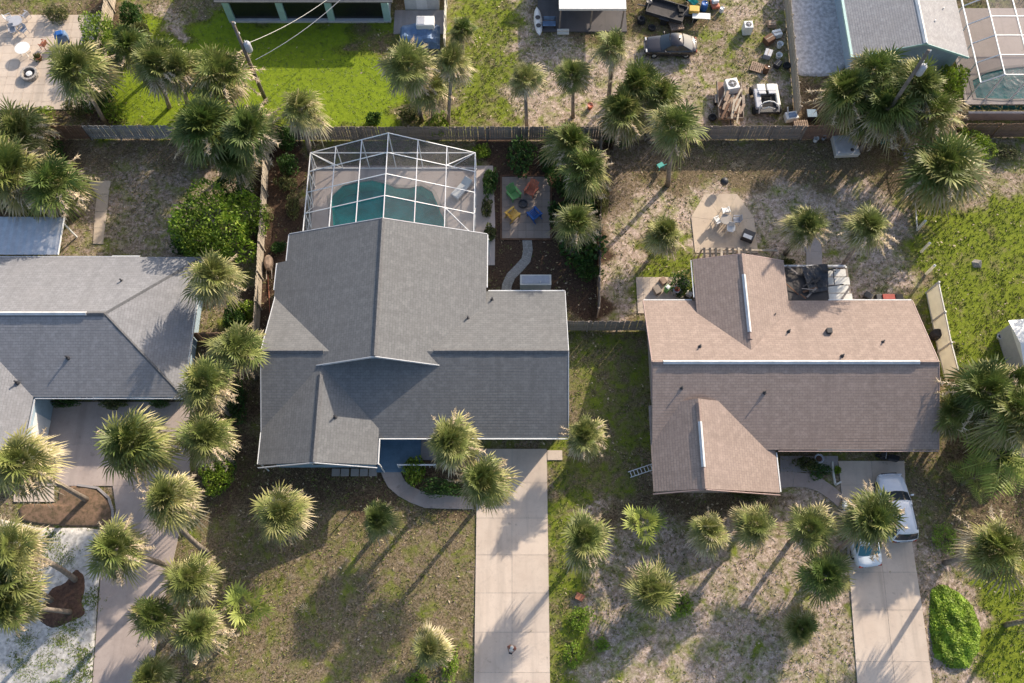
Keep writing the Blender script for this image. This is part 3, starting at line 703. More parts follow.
MB().box(21.55,21.9,22.1,22.45,3.7,4.15).obj('roof_vent', M['steel_dark'], rf)
gutter((17.75,14.2,2.62),(XR,14.2,2.62), h, M['fascia_tan']); gutter((17.68,11.5,2.4),(17.68,14.15,2.4), h); gutter((12.86,25.2,3.05),(12.86,28.1,3.05), h)
gutter((9.35,25.19,2.62),(12.8,25.19,2.62), h); gutter((22.5,25.19,2.62),(28.4,25.19,2.62), h)
wallbox(9.9, 27.9, 14.9, 24.6, 2.5, M['wall_tan'], h, ('x', 19.68, 4.5))
wallbox(9.8, 17.0, 11.95, 16, 2.35, M['wall_tan'], h, ('y', FX, 4.1)); wallbox(13.5, 18.9, 20, 27.4, 2.8, M['wall_tan'], h, ('y', RX, 4.1))
MB().box(21.2, 25.6, 14.82, 14.9, .06, 2.2).obj('garage_door', M['white'], h)
d_ = MB().box(18.6, 19.5, 14.82, 14.9, .1, 2.15).obj('door', M['brown'], h); MB().lathe([(.02,0),(.045,.02),(.02,.05)], (19.4,14.78,1.1), 8).obj('door_handle', M['metal'], d_)
window(13.4, 11.95, .9, 1.8, 1.2, h); window(11, 24.6, .9, 1.2, 1.1, h, 'x', 1); window(25.5, 24.6, .9, 1.6, 1.1, h, 'x', 1)
for cy in (17.2, 22.0): window(cy, 9.9, .9, 1.3, 1.1, h, 'y', -1); window(cy, 27.9, .9, 1.3, 1.1, h, 'y', 1)
# half-stripped rear porch
pz = 2.5
pr = tag(empty('rear_porch', (21.6,26.6,0)), 'half stripped dark porch roof with white planks behind tan house', 'porch')
def pp(name, mb, mt): return mb.obj(name, mt, pr)
O = Vector((21.6,26.6,0))
def B_(x0,x1,y0,y1,z0,z1): return MB().box(x0-21.6,x1-21.6,y0-26.6,y1-26.6,z0,z1)
pp('roof_panel', MB().add([(19.62-21.6,25.2-26.6,pz),(22.6-21.6,25.2-26.6,pz),(22.75-21.6,27.9-26.6,pz-.15),(19.75-21.6,27.9-26.6,pz-.15),
     (19.62-21.6,25.2-26.6,pz-.06),(22.6-21.6,25.2-26.6,pz-.06),(22.75-21.6,27.9-26.6,pz-.21),(19.75-21.6,27.9-26.6,pz-.21)], [(0,1,2,3),(7,6,5,4),(0,4,5,1),(1,5,6,2),(2,6,7,3),(3,7,4,0)]), M['tarp_dark'])
tm = MB(); n_ = 9
for j in range(n_):
    for i in range(n_):
        s, t = i/(n_-1), j/(n_-1); tm.v.append((-.7+1.9*s+.5*t*(1-s)-.2*t, 1.15-2.1*t+.3*s, pz+.02+.28*math.sin(3*s+5*t)*math.sin(math.pi*s)*math.sin(math.pi*t)+.12+.1*rnd.random()))
for j in range(n_-1):
    for i in range(n_-1): a = j*n_+i; tm.f.append((a,a+1,a+n_+1,a+n_))
pp('tarp', tm, M['steel_dark'])
for k in range(16):
    a_ = Vector((rnd.uniform(-1.6,2.4), rnd.uniform(-1.2,1.3), pz+.03+.02*k)); d_ = Vector((rnd.uniform(-1,1), rnd.uniform(-1,1), rnd.uniform(-.1,.12))).normalized()*rnd.uniform(.25,.7)
    pp('plank', MB().bar(a_-d_, a_+d_, rnd.uniform(.06,.16), .03), rnd.choice([M['steel_dark'],M['tarp_dark'],M['tarp_dark'],M['brown'],M['steel_dark'],M['wood_grey']]))
for k in range(4): pp('plank', B_(22.68+k*.03,24.35-.16*(k % 2),25.22+k*.66,25.80+k*.66,pz-.2-.03*k,pz-.13-.03*k), M['vinyl'])
pp('beam', B_(19.5,24.2,27.95,28.08,pz-.35,pz-.12), M['fascia']); pp('beam', B_(24.25,24.38,25.2,28.0,pz-.5,pz-.32), M['wood_grey'])
for x, y in ((19.6,28.0),(24.3,28.0),(22.65,28.0)): pp('post', B_(x-.06,x+.06,y-.06,y+.06,-.05,pz-.3), M['white'])
pp('floor', B_(19.3,24.4,25.0,28.2,-.1,.08), M['concrete_grey'])
# lattice and bins beside the rear wing
for i, (x, y, lb, mt_, rr) in enumerate(((P(668,287,.8).x,P(668,287,.8).y,'green square recycling bin beside rear wing of tan house','plastic_green',.26),(P(677,289,.8).x,P(677,289,.8).y,'grey round bin with dark red lid by tan house rear wing','grey_plastic',.28))):
    o = tag(empty('rubbish_bin', (x,y,0)), lb, 'bin'); n = 4 if i == 0 else 14
    MB().lathe([(rr*.8,0),(rr,.75),(rr*1.06,.78)], (0,0,0), n).obj('body', M[mt_], o); MB().lathe([(rr*.7,.79),(rr*.75,.84),(.05,.86)], (0,0,0), n).obj('lid', M['white'] if i == 0 else M['red'], o)
paver_field('side_patio', 'small paver patch beside tan house rear wing', [Vector((9.3,28.2,0)),Vector((12.8,28.2,0)),Vector((12.8,25.25,0)),Vector((9.3,25.25,0))], 7, 6, M['paver'])
for (u, v, lb, mt_, s) in ((657,290,'grey crate on the paver patch behind tan house','wood_grey',.3),(663,281,'tan box beside the green recycling bin','lumber',.26),(684,283,'dark box in the corner of tan rear wing','steel_dark',.34),(689,294,'small white box by the tan rear wing wall','white',.22),(868,296,'small dark crate left of the red and black tub','steel_dark',.28)):
    p = P(u, v, s); o = tag(empty('storage_box', (p.x,p.y,.03), R(u)), lb, 'box'); MB().box(-s,s,-s*.8,s*.8,0,s*1.4).obj('body', M[mt_], o, bevel=.02); MB().box(-s*1.04,s*1.04,-s*.84,s*.84,s*1.4,s*1.5).obj('lid', M[mt_], o, bevel=.01)
# pile against the back wall
o = tag(empty('storage_tub', (P(890,297,.5).x,P(890,297,.5).y,0)), 'long red and black covered tub against tan house back wall', 'tub')
MB().box(-1.0,1.0,-.25,.25,0,.5).obj('body', M['steel_dark'], o, bevel=.04); MB().box(-.55,.35,-.22,.22,.5,.58).obj('lid', M['red'], o, bevel=.02); MB().box(.4,.95,-.22,.22,.5,.6).obj('lid', M['rubber'], o, bevel=.03)

# ------------------------------------------------------------------ left house
h = tag(empty('house', (0,0,0)), 'hip roofed grey house cut by the left edge of the picture', 'house')
g = M['roof_left']; rf = empty('roof'); rf.parent = h
A_, B2, C2, D2 = (-48,28.55,2.7), (-22.4,28.55,2.7), (-22.4,17.95,2.7), (-48,17.95,2.7)
RA, RB = (-48,23.2,4.85), (-27.7,23.2,4.85)
slope('roof_slope', D2, C2, RA, RB, g, rf); slope('roof_slope', B2, A_, RB, RA, g, rf); slope('roof_slope', C2, B2, RB, RB, g, rf)
slope('roof_slope', (-32.6,13.2,2.7),(-32.6,21.5,2.7),(-37.6,13.2,4.75),(-37.6,21.5,4.75), g, rf)
slope('roof_slope', (-42.6,21.5,2.7),(-42.6,13.2,2.7),(-37.6,21.5,4.75),(-37.6,13.2,4.75), g, rf)
ridge_cap((-48,23.2,4.87),(-27.7,23.2,4.87), M['ridge_grey'], rf); ridge_cap(RB, B2, M['roof_left_cap'] if 'roof_left_cap' in M else M['ridge_grey'], rf, .24, .03); ridge_cap(RB, C2, M['ridge_grey'], rf, .24, .03)
ridge_cap((-48,23.2,4.93),(-28.9,23.2,4.93), M['ridge_white'], rf, .27, .08, 'ridge_vent', 1.2)
for x, y, z in ((-30.2,20.4,3.75),(-33.6,18.8,3.25),(-27.5,26.2,3.6),(-36.6,24.5,4.3)): pipe(x, y, z, rf)
gutter((-32.5,17.87,2.62),(-22.4,17.87,2.62), h, M['fascia']); gutter((-32.52,15.1,2.62),(-32.52,17.8,2.62), h, M['fascia']); gutter((-29.0,28.65,2.62),(-27,28.65,2.62), h)
MB().bar((-22.36,17.95,2.6),(-22.36,28.55,2.6),.05,.2).obj('fascia_board', M['fascia'], h); MB().bar((-48,28.6,2.6),(-29,28.6,2.6),.05,.2).obj('fascia_board', M['fascia'], h)
wallbox(-47.5, -23.0, 18.6, 27.9, 2.5, M['wall_left'], h); wallbox(-42, -32.55, 13.9, 19, 2.5, M['wall_left'], h, ('y', -37.6, 4.4))
MB().box(-32.53,-32.49,14.6,17.0,.1,2.2).obj('garage_door', M['white'], h)
window(-26, 18.6, .9, 1.6, 1.2, h); window(-30, 18.6, .2, 1.0, 2.0, h); window(-25, 27.9, .9, 1.4, 1.1, h, 'x', 1)
# corrugated lean-to roof
cr_ = tag(empty('lean_to', (-37.5,30.3,0)), 'corrugated metal lean-to roof behind the left house', 'lean-to')
mb = MB(); n = 46
for i in range(n+1):
    x = -8+i*(12.5/n); zz = 2.62+.035*(i % 2); mb.v += [(x,1.5,zz+.15),(x,-1.5,zz-.05)]
for i in range(n): mb.f.append((2*i,2*i+1,2*i+3,2*i+2))
mb.obj('corrugated_sheet', M['metal'], cr_); MB().box(-8,4.5,1.42,1.5,2.45,2.62).obj('beam', M['white'], cr_); MB().bar((4.53,1.5,2.78),(4.53,-1.5,2.58),.05,.14).obj('fascia_board', M['white'], cr_)
for x in (-7,-1.5,4.2): MB().bar((x,1.3,-.05),(x,1.3,2.5),.1,.1).obj('post', M['white'], cr_)

# ------------------------------------------------------------------ houses along the top edge
h = tag(empty('house', (-17,55,0)), 'house with mint posts and wide dark windows at the top edge', 'house')
O = Vector((-17,55,0))
OUT.append([Vector((-24,52,0)),Vector((-10.2,52,0)),Vector((-10.2,62,0)),Vector((-24,62,0))])
MB().box(-6.9,6.65,-2.6,7,-.1,2.7).obj('wall', M['wall_white'], h)
MB().box(-6.95,6.75,-3.0,-2.62,-.1,.18).obj('sill', M['fascia'], h)
for x in (-6.7,-2.3,1.75,6.45): MB().box(x-.28,x+.28,-2.95,-2.63,.18,2.72).obj('post', M['mint'], h)
for a, b in ((-6.4,-2.6),(-2.0,1.45),(2.05,6.15)): MB().box(a,b,-2.75,-2.63,.25,2.5).obj('window', M['dark_screen'], h)
slope('roof_slope', (-7.4,-3.3,2.75),(7.2,-3.3,2.75),(-7.4,2.2,4.9),(7.2,2.2,4.9), M['roof_grey'], h); slope('roof_slope', (7.2,7.7,2.75),(-7.4,7.7,2.75),(7.2,2.2,4.9),(-7.4,2.2,4.9), M['roof_grey'], h)
h = tag(empty('shed', (-7.2,54,0)), 'pale grey side building between mint house and white-capped fence', 'shed')
MB().box(-1.9,1.0,-.6,6,-.1,2.6).obj('wall', M['wall_white'], h); MB().box(-2.1,1.2,-.8,6.2,2.6,2.72).obj('roof', M['fascia'], h); MB().box(-.9,.0,-.66,-.6,.05,2.1).obj('door', M['white'], h)
OUT.append([Vector((-10,52,0)),Vector((-5.5,52,0)),Vector((-5.5,60,0)),Vector((-10,60,0))])
slab_run('concrete_pad', 'grey concrete pad beside the covered heap', [[Vector((-10,50.8,0)),Vector((-5.6,50.8,0)),Vector((-5.6,53.3,0)),Vector((-10,53.3,0))]], M['concrete_grey'], .05)
h = tag(empty('canopy', (6.6,51.75,0)), 'bright white flat canopy roof over a dark porch at top', 'canopy')
MB().box(-2.75,2.75,-.55,5,2.5,2.62).obj('roof', M['white'], h); MB().box(-2.75,2.75,-.62,-.553,2.42,2.64).obj('fascia_board', M['white'], h)
for x in (-2.6,0,2.6): MB().bar((x,-.4,0),(x,-.4,2.5),.12,.12).obj('post', M['wood_grey'], h)
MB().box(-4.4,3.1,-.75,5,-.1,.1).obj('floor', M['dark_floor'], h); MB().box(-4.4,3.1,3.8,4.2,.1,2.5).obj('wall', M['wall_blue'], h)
OUT.append([Vector((2.3,51.2,0)),Vector((9.8,51.2,0)),Vector((9.8,60,0)),Vector((2.3,60,0))])
h = tag(empty('house', (0,0,0)), 'pale roofed house in the top right corner beside grey gravel', 'house')
g = M['roof_pale']; rf = empty('roof'); rf.parent = h
e0, e1, rr_ = P(853,57,2.7), P(969,57,2.7), P(926,43,4.5)
ex0, ex1, rx = e0.x, e1.x, rr_.x; y0, y1 = e0.y, 70
slope('roof_slope', (ex0,y1,2.7),(ex0,y0,2.7),(rx,y1,4.5),(rx,rr_.y,4.5), g, rf); slope('roof_slope', (ex1,y0,2.7),(ex1,y1,2.7),(rx,rr_.y,4.5),(rx,y1,4.5), M['roof_pale'], rf)
ridge_cap((rx,rr_.y,4.53),(rx,y1,4.53), M['white'], rf)
MB().bar((ex0,y0-.03,2.6),(rx,rr_.y-.03,4.4),.05,.2).obj('barge_board', M['mint'], rf); MB().bar((ex1,y0-.03,2.6),(rx,rr_.y-.03,4.4),.05,.2).obj('barge_board', M['mint'], rf)
gutter((ex0-.07,y0,2.62),(ex0-.07,y1,2.62), h, M['mint'], .2)
wallbox(ex0+.5, ex1-.5, y0+.5, y1-.5, 2.5, M['wall_left'], h, ('y', rx, 4.2))
for x, y, z in ((rx+1.4,y0+2.5,3.8),(rx+2.6,y0+4.2,3.3),(rx+1.0,y0+5.5,4.1)): pipe(x, y, z, rf, .05, .25, M['white'])
window(ex0+3, y0+.5, .9, 1.6, 1.2, h)
# its pool cage
cage2 = tag(empty('pool_cage', (44,49,0)), 'screen enclosure over the pool in the top right corner', 'pool cage'); o2 = Vector((44,49,0))
x0, x1 = 37.1, 38.5; ZT, ZW_ = 3.3, 2.3
yy = [44.1, 46.0, 47.9, 49.8, 51.7, 53.4]
xx = [38.5, 40.6, 42.7, 44.8, 46.9, 49.0]
for j, y in enumerate(yy):
    zt = ZT if j else ZT
    cbar('post', (x0,y,.05), (x0,y,ZW_), .075, None, cage2, o2); cbar('rafter', (x0,y,ZW_), (x1,y,ZT), .075, None, cage2, o2)
    for a, b in zip(xx[:-1], xx[1:]): cbar('purlin', (a,y,ZT), (b,y,ZT), .065, None, cage2, o2)
    if j < 5:
        y2 = yy[j+1]
        pane((x0,y,.1),(x0,y2,.1),(x0,y2,ZW_),(x0,y,ZW_), cage2, o2, M['screen_side']); pane((x0,y,ZW_),(x1,y,ZT),(x1,y2,ZT),(x0,y2,ZW_), cage2, o2, M['screen_side'])
        for a, b in zip(xx[:-1], xx[1:]): pane((a,y,ZT-.03),(b,y,ZT-.03),(b,y2,ZT-.03),(a,y2,ZT-.03), cage2, o2, M['screen_roof'])
cbar('rail', (x0,44.1,ZW_), (x0,53.4,ZW_), .1, None, cage2, o2)
for x in xx: cbar('rafter', (x,44.1,ZT), (x,53.4,ZT), .085, None, cage2, o2); cbar('post', (x,44.1,.05), (x,44.1,ZT), .1, None, cage2, o2)
for a, b in zip(xx[:-1], xx[1:]): pane((a,44.1,.1),(b,44.1,.1),(b,44.1,ZT),(a,44.1,ZT), cage2, o2, M['screen'])
pane((x0,44.1,.1),(x1,44.1,.1),(x1,44.1,ZT),(x0,44.1,ZW_), cage2, o2, M['screen'])
# ------------------------------------------------------------------ fences
BM = {}
def board_mesh(hh, wd, mt, k, pointed=False):
    key = (hh, wd, mt.name, k)
    if key not in BM:
        r_ = random.Random(k*7+3); j = r_.uniform(-.03,.03)
        mb = MB().box(-wd*.46, wd*.46, -.011, .011, .03, hh+j); BM[key] = mb.mesh('board'); BM[key].materials.append(mt)
    return BM[key]
def fence(label, pts, mt, hh=1.83, wd=.19, postm=None, name='fence', side=1, gap=None, rails=(.35,1.45)):
    pts = [Vector((p[0],p[1],0)) for p in pts]; root = tag(empty(name, pts[0]), label, 'fence'); o0 = pts[0]; rr = random.Random(len(label))
    for a, b in zip(pts[:-1], pts[1:]):
        d = b-a; L = d.length; u = d.normalized(); n = Vector((-u.y, u.x, 0)); ang = math.atan2(u.y, u.x)
        np_ = max(1, round(L/2.44))
        for i in range(np_+1):
            p = a+d*(i/np_)-o0-n*.07*side
            MB().box(p.x-.05,p.x+.05,p.y-.05,p.y+.05,-.1,hh+.03).obj('post', postm or mt, root)
        for z in rails: MB().bar(a-o0-n*.03*side+Vector((0,0,z)), b-o0-n*.03*side+Vector((0,0,z)), .04, .09).obj('rail', postm or mt, root)
        nb = int(L/wd)
        for i in range(nb):
            o = mobj('board', board_mesh(hh, wd, mt, rr.randrange(5)), mt, root)
            o.location = a-o0+d*((i+.5)/nb); o.rotation_euler = (rr.uniform(-.02,.02), rr.uniform(-.02,.02), ang+rr.uniform(-.02,.02))
    return root
def p2(u, v): return P(u, v)
fence('reddish brown board fence behind the left back yard', [p2(40,139), p2(92,139)], M['wood_brown'])
fence('silvery grey board fence right of the reddish brown fence', [p2(92.5,139), p2(268,139)], M['wood_silver'])
fence('weathered grey board fence behind the caged pool', [p2(268.5,140), p2(550,140)], M['wood_grey'])
fence('brown weathered board fence right of the shrub row', [p2(552,140), p2(800,139)], M['wood_grey'])
fence('brown board fence behind leaning palms near the power pole', [p2(801,139), p2(955,138)], M['wood_brown'])
fence('dark board fence below the top right pool', [p2(956,137), p2(1060,137)], M['wood_brown'])
fence('beige slatted side fence left of the grey house', [p2(270,143), p2(259,340)], M['wood_beige'], 1.7, .21, side=-1)
fence('short brown fence between left house and side fence', [p2(199,340), p2(258,340)], M['wood_brown'], 1.5)
fence('grey board fence joining grey house and tan house', [Vector((3.3,23.9,0)), Vector((9.85,23.9,0))], M['wood_grey'], 1.83)
fence('side fence between shrub row and sandy back yard', [p2(598,317), p2(600,142)], M['wood_grey'], 1.7, .22, side=-1)
fence('beige slatted fence beside the paved patio', [p2(106,62), p2(118,-12)], M['wood_beige'], 1.9, .2)
fence('white-capped fence beside the pale side building', [p2(445,52), p2(447,-15)], M['vinyl'], 1.7, .24)
fence('tan board fence left of the grey gravel', [p2(795,118), p2(783,-15)], M['wood_beige'], 1.6, .22, rails=(.3,1.2))
# low wall below the top right pool
o = MB().box(36.5,52,42.2,42.4,-.1,.9).obj('garden_wall', M['concrete_grey']); tag(o, 'low grey block wall below the top right pool', 'wall')
# leaning white vinyl fence
vf = tag(empty('vinyl_fence', P(934,288)), 'cream white vinyl panel fence right of the tan house', 'fence')
base = PL([(926,293),(932,322),(938,352),(946,384)])
off = P(934,288)
for i in range(3):
    a, b = base[i]-off, base[i+1]-off; ln = Vector((.12,.02,1.8))
    d = (b-a)
    MB().add([a+ln*.06, b+ln*.06, b+ln, a+ln, a+ln*.06+Vector((.03,0,-.02)), b+ln*.06+Vector((.03,0,-.02)), b+ln+Vector((.03,0,-.02)), a+ln+Vector((.03,0,-.02))],
        [(0,1,2,3),(7,6,5,4),(0,4,5,1),(1,5,6,2),(2,6,7,3),(3,7,4,0)]).obj('fence_panel', M['vinyl_sheet'], vf)
    for t in (.04, 1.0): MB().bar(a+ln*t, b+ln*t, .07, .12).obj('rail', M['vinyl'], vf)
    MB().bar(a+Vector((0,0,-.1)), a+ln*1.08, .12, .12).obj('post', M['vinyl'], vf)
MB().bar(base[3]-off+Vector((0,0,-.1)), base[3]-off+Vector((.13,.02,1.92)), .12, .12).obj('post', M['vinyl'], vf)
for i, (u, v, lb) in enumerate(((912,187,'topmost'),(917,230,'second'),(921,252,'third'),(926,274,'lowest'))):
    p = P(u, v); o = tag(empty('fence_post', p), lb+' of four loose white fence posts at the lawn edge', 'post', 'loose white posts')
    MB().box(-.075,.075,-.075,.075,-.1,1.45).obj('shaft', M['vinyl_sheet'], o); MB().lathe([(.12,1.45),(.12,1.48),(.01,1.56)], (0,0,0), 4).obj('cap', M['white'], o)
o = MB().bar(P(914,205)+Vector((0,0,.25)), P(917,231)+Vector((0,0,.06)), .1, .05).obj('fence_rail', M['vinyl']); tag(o, 'loose white rail lying at the lawn edge', 'rail')
# leaning white trellis
tr = tag(empty('trellis', P(903,166)), 'white slatted trellis panel leaning beside the large palm clump', 'trellis')
q0, q1 = P(902,150)-P(903,166), P(908,172)-P(903,166)
for i in range(9):
    a = q0.lerp(q1, i/8); MB().bar(a+Vector((0,0,.02)), a+Vector((.35,.2,1.7)), .07, .025).obj('slat', M['grey_plastic'], tr)
for t in (.1,.9):
    MB().bar(q0+Vector((.37*t,.2*t,1.7*t)), q1+Vector((.37*t,.2*t,1.7*t)), .05, .06).obj('rail', M['grey_plastic'], tr)

# ------------------------------------------------------------------ utility poles and wires
def utility_pole(base, hh, label, tz, wires):
    o = tag(empty('utility_pole', base), label, 'utility pole')
    MB().tube([(0,0,-.2),(0,0,hh*.5),(0,0,hh)], [.17,.15,.12], 10).obj('pole', M['pole'], o, True)
    t = MB().lathe([(.2,-.1),(.26,0),(.26,.75),(.2,.85),(.06,.9)], (.38,0,tz), 14).obj('transformer', M['grey_plastic'], o, True)
    for dx in (-.08,.08): MB().lathe([(.04,.85),(.05,.95),(.02,1.1)], (.38+dx,0,tz), 8).obj('insulator', M['white'], t)
    MB().bar((0,0,tz+.4),(.3,0,tz+.4),.08,.3).obj('bracket', M['metal'], o)
    for z in (hh-.15, hh-1.2): MB().lathe([(.05,0),(.07,.06),(.03,.2)], (.14,0,z), 8).obj('insulator', M['white'], o)
    return o
utility_pole(P(266,101), 9.2, 'wooden utility pole with transformer beside the green lawn', 6.2, None)
utility_pole(P(862,151), 12.0, 'tall wooden utility pole rising through palms at upper right', 9.6, None)
pb_ = P(266,101)
for i, (a, b, lb) in enumerate(((pb_+Vector((.5,0,7.0)), Vector((-10.5,56,4.2)), 'upper white service wire sagging over the green lawn'), (pb_+Vector((.5,.1,5.0)), Vector((-10.5,56.3,3.6)), 'lower service wire sagging over the green lawn'))):
    pts = [a.lerp(b, t/14)-Vector((0,0,1.1*4*(t/14)*(1-t/14))) for t in range(15)]
    tag(MB().tube(pts, .02, 5).obj('power_wire', M['vinyl'] if i == 0 else M['grey_plastic']), lb, 'wire', 'service wires')

# ------------------------------------------------------------------ palms
def fan_leaf(mb, o, d, R_, age, r, ns=18, pet=.40, bl=.64, droop=.25, wid=.055):
    up = Vector((0,0,1)); s = d.cross(up)
    s = s.normalized() if s.length > .05 else Vector((1,0,0))
    n = s.cross(d).normalized()
    p0 = o+d*pet*R_-up*.06*R_*(1-d.z)
    # petiole
    b = len(mb.v); mb.v += [tuple(o-s*.014*R_), tuple(o+s*.014*R_), tuple(p0)]; mb.f.append((b,b+1,b+2)); mb.col += [age*.6+.2]*3
    tw = r.uniform(-.7,.7); s2 = s*math.cos(tw)+n*math.sin(tw); n2 = n*math.cos(tw)-s*math.sin(tw)
    for k in range(ns):
        a = (k/(ns-1)-.5)*2*R(112)+r.uniform(-.05,.05)
        sd = (d*math.cos(a)+s2*math.sin(a)+n2*(.22*abs(math.sin(a))-.02)).normalized()
        L = bl*R_*(.62+.38*math.cos(a*.75))*r.uniform(.74,1.1)
        bp = p0+d*.10*R_*math.cos(a)
        m = bp+sd*L*.55-up*droop*L*.12; t = bp+sd*L-up*droop*L*r.uniform(.35,.75)
        wv = sd.cross(n2).normalized()*wid*R_*.5
        b = len(mb.v); mb.v += [tuple(bp), tuple(m-wv), tuple(m+wv), tuple(t)]
        mb.f += [(b,b+1,b+2),(b+1,b+3,b+2)]
        am = min(1, age+r.uniform(0,.14)); mb.col += [min(1,age*.6), am, am, min(1, age*1.25+.12+r.uniform(0,.24))]
def crown_mesh(seed, nl=40):
    r = random.Random(seed); mb = MB(); mb.col = []; nl = int(nl*1.7); lop = r.uniform(0,6.28)
    for i in range(nl):
        f = (i+.5)/nl; az = i*2.39996+r.uniform(-.6,.6)
        el = R(82)-R(120)*f**.85+r.uniform(-.28,.28)
        d = Vector((math.cos(az)*math.cos(el), math.sin(az)*math.cos(el), math.sin(el)))
        age = max(0, .08+.46*f**1.4+r.uniform(-.1,.14)+(.3 if r.random() < .10 else 0))
        fan_leaf(mb, Vector((0,0,0)), d, r.uniform(.78,1.06)*(1+.10*math.cos(az-lop)), age, r, 18, r.uniform(.18,.48), r.uniform(.44,.64), .35+1.0*f, .046)
    me = mb.mesh('crown'); me.materials.append(M['palm']); return me
def dry_mesh(seed, n=17, plumes=9):
    r = random.Random(seed); mb = MB(); mb.col = []
    for i in range(n):
        az = i*2.39996+r.uniform(-.5,.5); el = R(r.uniform(-60,-2))
        d = Vector((math.cos(az)*math.cos(el), math.sin(az)*math.cos(el), math.sin(el)))
        fan_leaf(mb, Vector((0,0,-.05)), d, r.uniform(.75,1.0), r.uniform(.2,.8), r, 13, .40, .5, .8, .05)
    for i in range(plumes):
        az = r.uniform(0,6.28) if i > 2 else R(r.uniform(-80,60)); el = R(r.uniform(-15,30))
        d = Vector((math.cos(az)*math.cos(el), math.sin(az)*math.cos(el), math.sin(el)))
        for k in range(60):
            t = r.uniform(.55,1.08); p = d*t-Vector((0,0,.28*t*t)); q = p+Vector((r.uniform(-1,1),r.uniform(-1,1),r.uniform(-.9,.3))).normalized()*r.uniform(.06,.15)
            sd = (q-p).cross(Vector((r.random()-.5,r.random()-.5,r.random()))).normalized()*.013
            b = len(mb.v); mb.v += [tuple(p-sd),tuple(p+sd),tuple(q)]; mb.f.append((b,b+1,b+2)); c = r.uniform(.45,1); mb.col += [c]*3
    me = mb.mesh('dry_fronds'); me.materials.append(M['palm_dry']); return me
CROWN = [crown_mesh(11+i, (42,34,48,38,30,44,40,36,46,32)[i]) for i in range(10)]; DRY = [dry_mesh(50+i, (17,10,22,14,8,19,12)[i], (9,4,12,7,3,6,10)[i]) for i in range(7)]
PAL = 0
def palm(crown, dia, hh, label, basepx=None, group=None, young=False, dry=True, bend=0.0):
    """crown: survey reading of the crown centre; dia: reading of its width; hh: height of the crown in metres"""
    global PAL
    PAL += 1; r = random.Random(PAL*13+5)
    top = P(crown[0], crown[1], hh); base = P(*basepx) if basepx else Vector((top.x+r.uniform(-.3,.3), top.y-r.uniform(0,.35), 0))
    base.z = 0; rad = dia/2*1.0*(Vector((0,0,60))-top).length*(.995)/FPX
    root = tag(empty('palm_tree', base), label, 'palm tree', group or 'cabbage palms')
    rel = top-base; side = Vector((-rel.y, rel.x, 0)); side = side.normalized() if side.length > .01 else Vector((1,0,0))
    n = 7; pts = [Vector((rel.x*t, rel.y*t, rel.z*t))+side*bend*math.sin(math.pi*t)*rel.z*.12 for t in [i/(n-1) for i in range(n)]]
    pts[0].z = -.15
    tk = r.uniform(.145,.185)
    MB().tube(pts, [tk*1.25,tk*1.02,tk,tk*.97,tk,tk*1.1,tk*.95], 9).obj('trunk', M['trunk'], root, True)
    c = mobj('crown', CROWN[r.randrange(10)], None, root); c.location = rel; s = rad*1.13
    c.scale = (s*r.uniform(.9,1.1), s*r.uniform(.9,1.1), s*r.uniform(.75,1.05)); c.rotation_euler = (r.uniform(-.28,.28), r.uniform(-.28,.28), r.uniform(0,6.28))
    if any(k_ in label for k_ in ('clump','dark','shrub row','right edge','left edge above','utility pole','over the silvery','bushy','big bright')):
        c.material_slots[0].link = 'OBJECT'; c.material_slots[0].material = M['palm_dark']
    if dry:
        d = mobj('dry_fronds', DRY[r.randrange(7)], None, root); d.location = rel; q_ = s*r.uniform(.84,1.0); d.scale = (q_,q_,q_*.9); d.rotation_euler = (0,0,r.uniform(-.5,.5))
    return root
